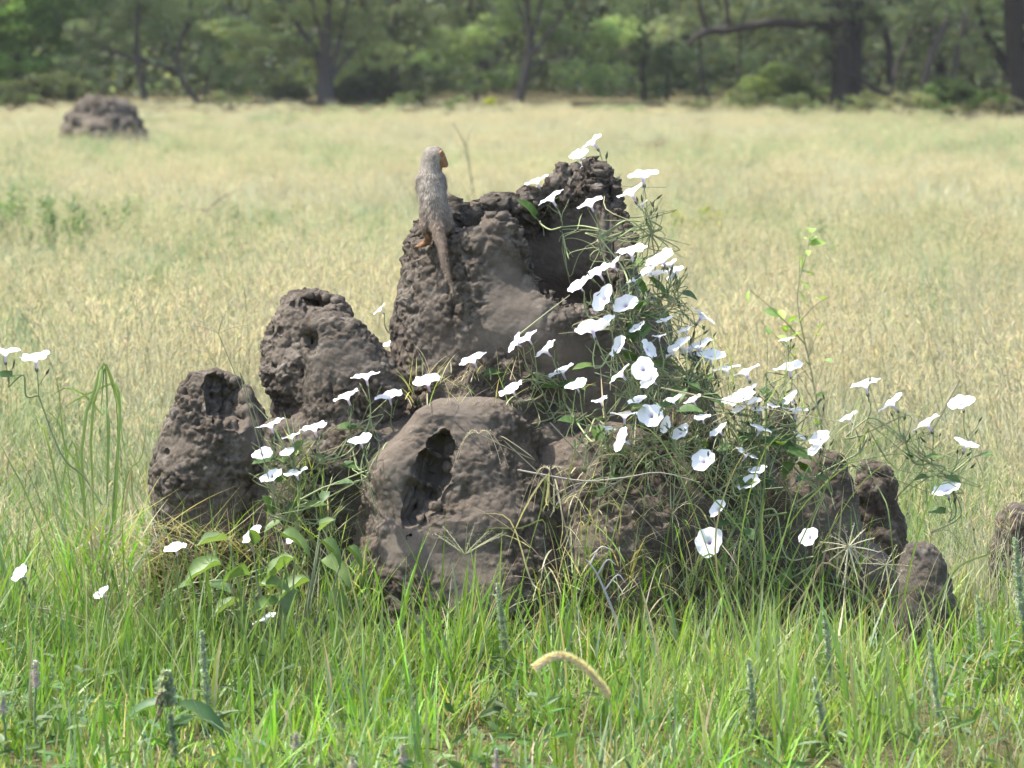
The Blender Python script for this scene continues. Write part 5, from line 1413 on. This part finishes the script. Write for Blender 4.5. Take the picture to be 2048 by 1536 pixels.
# bristly foxtail seed head arching in front of the mound
Yf = 7.35
ctrl = [W(1225, 1560, Yf), W(1222, 1460, Yf), W(1217, 1398, Yf), W(1196, 1362, Yf), W(1165, 1330, Yf), W(1130, 1312, Yf), W(1100, 1316, Yf), W(1074, 1332, Yf)]
b = gbase(1222, Yf)
t = thing('foxtail_grass', 'arching tan foxtail seed head in front of the mound centre', 'grass', b)
cp = [p - b for p in curve_pts([b] + ctrl[1:], 48)]
st = MB(); st.tube(cp, .0016, .0008, 5, c=(0.32, 0.30, 0.16)); add('stem', st.mesh('stem'), M_STEM, t)
sd = MB()
hs = cp[len(cp) * 2 // 7:]
n = 2200
i = np.random.randint(0, len(hs) - 1, n); f = rnd(0, 1, n)[:, None]
H = np.array([tuple(p) for p in hs]); p = H[i] * (1 - f) + H[i + 1] * f; tg = H[i + 1] - H[i]; tg /= np.linalg.norm(tg, axis=1, keepdims=True)
o = np.random.normal(0, 1, (n, 3)); o -= tg * (o * tg).sum(1, keepdims=True); o /= np.linalg.norm(o, axis=1, keepdims=True)
sd.diamonds(p + o * .001, o + tg * 1.2, tg, rnd(.008, .016, n), rnd(.0012, .0024, n), vary((0.82, 0.72, 0.54), n, .15))
add('seed_head', sd.mesh('seed_head', smooth=False), M_GRASS, t)

# finger grasses: a few long racemes spreading from the tip of a culm
def finger(label, tip, foot, Y, n, length, droop, col=(0.42, 0.36, 0.22), spread=1.0, mid=None, radial=False, r=.0011):
    tp = W(tip[0], tip[1], Y); b = W(foot[0], foot[1], Y)
    t = thing('finger_grass', label, 'grass', b, 'finger grasses with spread seed stalks')
    cp = curve_pts([Vector((0, 0, 0))] + [W(m[0], m[1], Y) - b for m in (mid or [])] + [tp - b], 12)
    st = MB(); st.tube(cp, .0017, .0010, 5, c=np.array(col) * .9); add('culm', st.mesh('culm'), M_STEM, t)
    for k in range(n):
        a = (k + random.uniform(-.3, .3)) / n * 6.283
        d = Vector((math.cos(a), .5 * math.sin(a * 2.3), math.sin(a))) if radial else Vector((math.cos(a) * spread, math.sin(a) * .5, random.uniform(.5, 1.0)))
        L = length * random.uniform(.75, 1.1)
        P = [tp - b + d.normalized() * L * s + Vector((0, 0, -droop * L * s * s)) for s in np.linspace(0, 1, 7)]
        m = MB(); m.tube(P, r, r * .5, 4, c=np.array(col) * random.uniform(.85, 1.15))
        pp = np.array([tuple(P[j]) for j in range(1, 7) for _ in range(4)]); q = len(pp)
        m.diamonds(pp + np.random.normal(0, .002, (q, 3)), np.random.normal(0, .6, (q, 3)) + np.array(d), np.random.normal(0, 1, (q, 3)), rnd(.003, .006, q), rnd(.001, .002, q), vary(col, q, .15))
        add('raceme', m.mesh('raceme', smooth=False), M_STEM, t)
finger('dry star-shaped seed stalk in front of the right shoulder', (1697, 1094), (1680, 1290), 9.55, 15, .085, .15, radial=True, col=(0.46, 0.41, 0.27), r=.0018)
finger('second dry seed star just left of the small blunt cone', (1772, 1130), (1790, 1290), 9.6, 10, .075, .1, radial=True, col=(0.40, 0.38, 0.22))
finger('drooping brown seed stalks hanging over the buttress right of its hole', (958, 868), (1120, 985), 9.5, 6, .10, 1.5, mid=[(1000, 872), (1070, 920)], col=(0.36, 0.30, 0.18), spread=.8)
finger('drooping dry seed stalks beside the front wall', (1100, 940), (1150, 1130), 9.55, 7, .13, 1.7, mid=[(1120, 1010)], col=(0.38, 0.32, 0.20), spread=.7)
finger('thin upright seed stalk rising left of the twin chimneys', (437, 667), (560, 1040), 9.7, 5, .10, .25, mid=[(480, 745), (525, 880)], col=(0.25, 0.24, 0.13), spread=1.0, r=.0009)
finger('bent seed stalk above the trailing vine at far right', (1975, 690), (1790, 1000), 10.2, 5, .06, .1, mid=[(1920, 760), (1850, 880)], col=(0.42, 0.36, 0.22), spread=.6)
finger('fluffy seed stalk rising before the buttress foot', (930, 1110), (985, 1290), 9.3, 13, .11, .1, col=(0.33, 0.31, 0.18), spread=1.1)

# leafy sapling behind the mound on the right
Ys = 12.8
b = gbase(1655, Ys)
t = thing('leafy_sapling', 'slim sapling with bright oval leaves standing behind the mound on the right', 'sapling', b)
st = MB()
main = curve_pts([Vector((0, 0, 0)), W(1650, 900, Ys) - b, W(1622, 740, Ys) - b, W(1595, 600, Ys) - b, W(1615, 500, Ys) - b, W(1622, 462, Ys) - b], 30)
st.tube(main, .0040, .0012, 6, c=(0.26, 0.25, 0.14))
OVAL = [lance_mesh(.30, c, .25, pk=.5) for c in ((0.24, 0.34, 0.08), (0.30, 0.40, 0.10), (0.17, 0.26, 0.075))]
tw = []
for (a, e) in ((700, (1500, 580)), (690, (1540, 620)), (760, (1520, 640)), (640, (1655, 590)), (720, (1650, 640)), (820, (1560, 700)), (850, (1670, 730)), (560, (1600, 520))):
    p0 = min(main, key=lambda q: abs((q + b).z - W(1600, a, Ys).z)); p1 = W(e[0], e[1], Ys) - b + Vector((0, random.gauss(0, .05), 0))
    c = curve_pts([p0, p0.lerp(p1, .5) + Vector((0, 0, .012)), p1], 10); st.tube(c, .002, .001, 4, c=(0.17, 0.17, 0.08)); tw += c[3:]
for p in main[8:] + tw:
    for _ in range(random.choice((0, 0, 1)) if p in tw else random.choice((0, 1))):
        leaf_child(t, random.choice(OVAL), p, (random.gauss(0, 1), random.gauss(0, .6), random.gauss(.1, .4)), (random.gauss(0, .3), random.gauss(-.3, .4), 1), random.uniform(.035, .065))
add('stem', st.mesh('stem'), M_STEM, t)

# broad grey-green velvet leaves at the left foot of the mound
Yv = 9.42
b = gbase(560, Yv)
t = thing('velvet_leaf_plant', 'sprawling plant with broad felty grey-green leaves at the left foot of the buttress', 'plant', b)
VEL = [lance_mesh(.24, c, be, fold=.26, wav=.04, n=11, pk=.42) for c, be in (((0.135, 0.195, 0.06), .30), ((0.115, 0.17, 0.05), .55), ((0.16, 0.21, 0.09), .15))]
st = MB()
for (px, py, dx, dz, L) in ((445, 1105, -1, -.25, 112), (500, 1128, -.85, .1, 90), (590, 1095, -1, -.55, 105), (620, 1140, -.8, -.2, 95), (560, 1185, -1, -.05, 85), (640, 1062, .8, -.35, 78), (560, 1050, 1, -.1, 90), (640, 1100, 1, -.45, 105), (650, 1165, .8, -.6, 100), (505, 1070, .1, 1, 62), (455, 1058, -1, .05, 84), (640, 1040, .5, .6, 60),
                         (600, 1160, -.5, -.7, 80), (660, 1205, .9, -.5, 80), (690, 1075, .6, -.3, 70), (480, 1180, -.9, -.3, 80), (520, 1150, .9, .1, 80)):
    p = W(px, py + 22, Yv - random.uniform(-.04, .08)) - b
    d = Vector((dx, -random.uniform(.1, .6), dz))
    leaf_child(t, random.choice(VEL), p, d, (random.gauss(0, .3), random.uniform(-.7, .25), 1), L / 750.0 * .78)
    st.tube(curve_pts([Vector((p.x * .4, .03, 0)), Vector((p.x * .75, p.y + .03, p.z * .6)), p], 8), .0035, .002, 5, c=(0.24, 0.26, 0.15))
add('stem', st.mesh('stem'), M_STEM, t)

# tall reedy tussock left of the mound, blades folded over at the top
def tussock(name, label, px, Y, blades_, cols, group=None, cat='grass', wsc=.48):
    b = gbase(px, Y)
    t = thing(name, label, cat, b, group)
    for (pts, w) in blades_:
        root_ = Vector((W(pts[0][0], 1000, Y).x - b.x, random.gauss(0, .03), 0)) if not pts[0][1] else W(pts[0][0], pts[0][1], Y) - b
        P = curve_pts([root_] + [W(x, y, Y) - b + Vector((0, random.gauss(0, .02), 0)) for x, y in pts[1:]], 14)
        n = len(P); s = np.linspace(0, 1, n)
        ww = w * wsc / 750.0 * np.where(s < .3, .6 + .4 * s / .3, np.maximum(1 - ((s - .3) / .7) ** 2, 0.02)) * .5
        A = random.uniform(-.5, .5)
        P = np.array([tuple(p) for p in P]); T = np.gradient(P, axis=0); T /= np.linalg.norm(T, axis=1, keepdims=True)
        sd = np.cross(T, np.array([math.sin(A), 1, 0.0])); sd /= np.linalg.norm(sd, axis=1, keepdims=True)
        nn = np.cross(T, sd)
        V = np.concatenate([P - sd * ww[:, None], P + nn * ww[:, None] * .35, P + sd * ww[:, None]])
        q = [(k * n + i, k * n + i + 1, (k + 1) * n + i + 1, (k + 1) * n + i) for k in (0, 1) for i in range(n - 1)]
        m = MB(); m.put(V, q=q, c=np.array(random.choice(cols)) * random.uniform(.85, 1.15)); add('blade', m.mesh('blade'), M_GRASS, t)
    return t
TG = [(0.21, 0.29, 0.075), (0.26, 0.33, 0.10), (0.17, 0.23, 0.08), (0.36, 0.30, 0.16)]
tussock('grass_tussock', 'tall reedy tussock with folded tips left of the left chimney', 205, 9.95, [
    ([(185, 0), (165, 900), (190, 780), (207, 727), (225, 775), (236, 830)], 15), ([(195, 0), (182, 880), (200, 770), (208, 730), (232, 800), (245, 880), (262, 960)], 14), ([(190, 0), (150, 900), (125, 960), (120, 1000)], 10),
    ([(205, 0), (215, 880), (209, 735), (205, 800), (198, 860)], 8), ([(215, 0), (235, 950), (240, 820), (232, 770), (205, 775), (150, 800), (130, 815)], 12), ([(200, 0), (220, 850), (205, 830), (165, 790), (130, 775), (95, 800)], 11),
    ([(180, 0), (130, 900), (118, 780), (103, 732)], 6), ([(210, 0), (260, 950), (265, 1000), (272, 1060)], 11), ([(170, 0), (95, 900), (80, 850), (70, 825)], 10), ([(195, 0), (160, 960), (135, 900), (115, 840), (70, 805)], 9),
    ([(220, 0), (245, 980), (285, 910), (294, 800)], 5), ([(205, 0), (230, 960), (236, 870), (232, 790)], 12), ([(165, 0), (60, 1000), (20, 920), (-15, 860)], 7), ([(160, 0), (110, 1000), (75, 920), (35, 840)], 5), ([(175, 0), (105, 1060), (60, 960), (0, 812)], 5)], TG, group='grass tussocks round the mound')
tussock('grass_tussock', 'erect bright green tussock in front of the buttress foot', 925, 9.15, [
    ([(920, 0), (922, 1300), (912, 1180), (902, 1120)], 13), ([(928, 0), (925, 1290), (932, 1170), (936, 1122)], 13), ([(910, 0), (890, 1330), (840, 1240), (762, 1172)], 12), ([(900, 0), (870, 1320), (830, 1230), (818, 1140)], 12), ([(915, 0), (905, 1340), (880, 1250), (874, 1218)], 13),
    ([(935, 0), (960, 1330), (990, 1270), (1030, 1390)], 12), ([(905, 0), (850, 1340), (842, 1220), (868, 1130)], 10), ([(930, 0), (950, 1330), (985, 1230), (972, 1200)], 11), ([(920, 0), (918, 1350), (921, 1290), (920, 1380)], 12)], [(0.20, 0.30, 0.04), (0.16, 0.25, 0.05), (0.24, 0.33, 0.06), (0.20, 0.24, 0.15)], group='grass tussocks round the mound')
tussock('grass_tussock', 'pale dry tussock with hanging papery blades beside the buttress', 1090, 9.52, [
    ([(1096, 1010), (1092, 1000), (1098, 945), (1062, 990), (1030, 1060), (1014, 1110)], 11), ([(1102, 1005), (1098, 990), (1094, 950), (1082, 1020), (1060, 1090)], 12), ([(1092, 1070), (1085, 1040), (1040, 1052), (975, 1060), (972, 1095)], 7), ([(1106, 1020), (1108, 1020), (1110, 960), (1125, 1040), (1118, 1110)], 9), ([(1112, 1100), (1130, 1080), (1180, 930), (1230, 910), (1260, 920)], 6),
    ([(1102, 1005), (1120, 1010), (1150, 900), (1152, 880)], 8), ([(1125, 1120), (1140, 1100), (1200, 1010), (1240, 1020), (1235, 1100)], 8), ([(1080, 1180), (1060, 1160), (1020, 1040), (955, 1022)], 8), ([(1160, 1180), (1200, 1150), (1260, 960), (1300, 905), (1325, 918)], 6)], [(0.44, 0.38, 0.24), (0.38, 0.33, 0.19), (0.50, 0.43, 0.29), (0.22, 0.25, 0.08)], group='grass tussocks round the mound', wsc=.42)
tussock('grass_tussock', 'rank green tussock of long thin blades in the right thicket', 1500, 9.5, [
    ([(1480, 0), (1478, 1100), (1530, 900), (1620, 860)], 7), ([(1490, 0), (1525, 1000), (1530, 850), (1535, 640)], 7), ([(1500, 0), (1560, 1100), (1610, 950), (1690, 820)], 7), ([(1470, 0), (1430, 1100), (1460, 960), (1520, 860)], 9), ([(1505, 0), (1560, 1180), (1640, 1000), (1700, 870)], 8), ([(1510, 0), (1575, 1060), (1760, 880), (1900, 780)], 5),
    ([(1500, 0), (1530, 1150), (1525, 1050), (1532, 1000)], 12), ([(1495, 0), (1500, 1100), (1390, 960), (1330, 905)], 8), ([(1520, 0), (1620, 1180), (1660, 1130), (1760, 1220)], 11), ([(1485, 0), (1440, 1130), (1400, 1120), (1370, 1190)], 10), ([(1515, 0), (1700, 1000), (1800, 900), (1960, 740)], 4), ([(1490, 0), (1380, 1000), (1300, 860), (1190, 860)], 6)], TG, group='grass tussocks round the mound', wsc=.42)
tussock('grass_tussock', 'curving grass clump before the small cones on the right', 1800, 9.6, [
    ([(1800, 0), (1760, 1230), (1700, 1180), (1590, 1155)], 12), ([(1790, 0), (1750, 1200), (1690, 1120), (1640, 1080)], 9), ([(1810, 0), (1850, 1250), (1840, 1180), (1790, 1190), (1745, 1210)], 7), ([(1820, 0), (1870, 1230), (1850, 1180)], 9), ([(1795, 0), (1820, 1130), (1880, 970), (1960, 1010)], 9), ([(1805, 0), (1780, 1050), (1765, 990), (1745, 960)], 6), ([(1830, 0), (1900, 1150), (1970, 1110), (2010, 1100)], 9)], TG, group='grass tussocks round the mound')

# pale dead twig lying across the front wall, thin stems through the vines
def twig(label, ctrl, Y, r=.0028, col=(0.30, 0.26, 0.21), name='dead_twig', side=()):
    b = W(ctrl[0][0], ctrl[0][1], Y)
    t = thing(name, label, 'twig', b, 'dead twigs')
    m = MB(); m.tube([p - b for p in curve_pts([W(x, y, Y) for x, y in ctrl], 18)], r, r * .4, 6, c=col); add('stem', m.mesh('stem'), M_STEM, t)
    for s in side:
        m = MB(); m.tube([p - b for p in curve_pts([W(x, y, Y) for x, y in s], 9)], r * .6, r * .25, 5, c=col); add('side_twig', m.mesh('side_twig'), M_STEM, t)
twig('pale dead twig lying across the front wall of the mound', [(1035, 940), (1090, 950), (1170, 962), (1250, 955), (1320, 945), (1400, 965)], 9.52, side=[[(1170, 962), (1120, 1000), (1100, 1035)], [(1250, 955), (1200, 980), (1130, 985)]])
twig('leaning thin twig in front of the vine thicket', [(1100, 845), (1180, 930), (1260, 1010), (1330, 1080)], 9.5, r=.0018, col=(0.22, 0.19, 0.13))
twig('grey hairy stalk leaning in the dry grass below the front wall', [(1250, 1290), (1225, 1220), (1195, 1150), (1172, 1118)], 9.4, r=.0042, col=(0.36, 0.34, 0.32), side=[[(1195, 1150), (1215, 1120), (1232, 1130)], [(1180, 1130), (1200, 1095), (1225, 1100)], [(1210, 1180), (1235, 1150), (1250, 1165)]])
twig('long thin dry stem crossing the flowers at the right', [(1320, 775), (1440, 800), (1560, 822), (1700, 848)], 9.7, r=.0022, col=(0.33, 0.29, 0.17))
twig('straight pale stem pointing up into the chimney opening', [(1040, 668), (1090, 628), (1140, 590)], 9.7, r=.0022, col=(0.33, 0.33, 0.17))
twig('forked bare twig standing in the open field behind the mongoose', [(948, 395), (940, 340), (930, 290), (905, 245)], 30.0, r=.0065, col=(0.12, 0.10, 0.08), side=[[(932, 300), (938, 270), (946, 255)], [(940, 335), (930, 305), (915, 290)]])
twig('arched bare branch in the weeds of the left field', [(352, 480), (362, 435), (390, 418), (415, 425), (440, 455)], 28.0, r=.014, col=(0.16, 0.13, 0.10), side=[[(390, 418), (360, 412), (335, 430)], [(415, 420), (445, 395), (475, 380)]])

# herbs out in the field
def herb_mesh(h, col, n=60):
    m = MB(); m.tube([(0, 0, 0), (.01, 0, h * .5), (0, .01, h)], .004, .0015, 4, c=np.array(col) * .8)
    z = rnd(.12, 1, n) * h; a = rnd(0, 6.283, n)
    m.diamonds(np.stack([0 * z, 0 * z, z], -1), np.stack([np.cos(a), np.sin(a), rnd(.2, .9, n)], -1), np.stack([0 * a, 0 * a, 1 + 0 * a], -1), rnd(.05, .14, n) * (1.15 - z / h * .7), rnd(.008, .018, n), vary(col, n, .2))
    return m.mesh('herb', smooth=False)
HERB = [herb_mesh(.55, (0.19, 0.255, 0.135)), herb_mesh(.48, (0.22, 0.28, 0.15)), herb_mesh(.40, (0.24, 0.30, 0.13))]
for m in HERB: m.materials.append(M_LEAF)
def herbs(label, group, spots, sc=(.7, 1.1)):
    for (px, py) in spots:
        Y = 12370.0 / (py - HORIZON); b = gbase(px, Y)
        o = add('field_herb', random.choice(HERB), None, None, b); s = random.uniform(*sc); o.scale = (s * 1.3, s * 1.3, s); o.rotation_euler = (random.gauss(0, .08), random.gauss(0, .08), random.uniform(0, 6))
        tag(o, label, 'herb', group)
herbs('upright grey-green herb in the weedy patch at the left edge of the field', 'weedy patch at left', [(random.uniform(-10, 300), random.uniform(490, 545)) for _ in range(70)], (.5, .85))
herbs('low green herb in the middle of the left field', 'weeds in the left mid field', [(random.uniform(330, 600), random.uniform(480, 530)) for _ in range(28)], (.35, .6))
herbs('tall green herb in the weedy patch at the right side of the field', 'weedy patch at right', [(random.uniform(1780, 2050), random.uniform(600, 680)) for _ in range(30)], (.3, .6))
herbs('short green herb scattered in the grass behind the sapling', 'weeds behind the sapling', [(random.uniform(1330, 1780), random.uniform(540, 700)) for _ in range(18)], (.4, .75))
shrub('yellow-green bushy weed in the field right of the chimney crest', 1400, 500, [(1380, 455, 0, .14, .8), (1410, 440, 0, .13, .8), (1430, 470, 0, .14, .8), (1395, 480, 0, .15, .8), (1350, 440, 0, .08, .8)], 420, (0.25, 0.28, 0.05), size=(.03, .06), group='bushy weeds in the field', stems=6)
def lone_flower(label, px, py, gy, w):
    Y = 12370.0 / (gy - HORIZON); b = gbase(px, Y); p = W(px, py, Y)
    t = thing('white_flower', label, 'flower', b, 'white flowers far out in the field')
    m = MB(); m.tube([(0, 0, 0), (.01, 0, (p.z - b.z) * .6), tuple(p - b)], .003, .002, 4, c=STEMC); add('stem', m.mesh('stem'), M_STEM, t)
    place(t, 'petals', FLOWERS[3], p, frame((-.2, -.6, .8), 1.0), w / 2 / F_PX * Y)
lone_flower('lone white flower far out at the right edge of the field', 2019, 386, 405, 13)
lone_flower('upper of two pale flowers in the field above the sapling', 1646, 427, 446, 12)
lone_flower('lower of two pale flowers in the field above the sapling', 1657, 437, 456, 9)
# ---------------------------------------------------------------- the warm air over the field
hz = bpy.data.materials.new('warm_air'); hz.use_nodes = True
for n_ in list(hz.node_tree.nodes): hz.node_tree.nodes.remove(n_)
ho = hz.node_tree.nodes.new('ShaderNodeOutputMaterial')
hv = hz.node_tree.nodes.new('ShaderNodeVolumePrincipled')
hv.inputs['Color'].default_value = (1.0, 0.99, 0.96, 1)
hv.inputs['Density'].default_value = 0.00026
hv.inputs['Anisotropy'].default_value = 0.0
hz.node_tree.links.new(hv.outputs[0], ho.inputs['Volume'])
x0, x1, y0, y1, z0, z1 = -60, 60, -6, 120, -1.2, 14
hvts = [(x, y, z) for x in (x0, x1) for y in (y0, y1) for z in (z0, z1)]
hme = bpy.data.meshes.new('haze')
hme.from_pydata(hvts, [], [(0, 1, 3, 2), (4, 6, 7, 5), (0, 4, 5, 1), (2, 3, 7, 6), (0, 2, 6, 4), (1, 5, 7, 3)])
tag(add('haze', hme, hz), 'thin warm haze in the air over the field', 'haze', kind='stuff')
SC.cycles.volume_bounces = 0
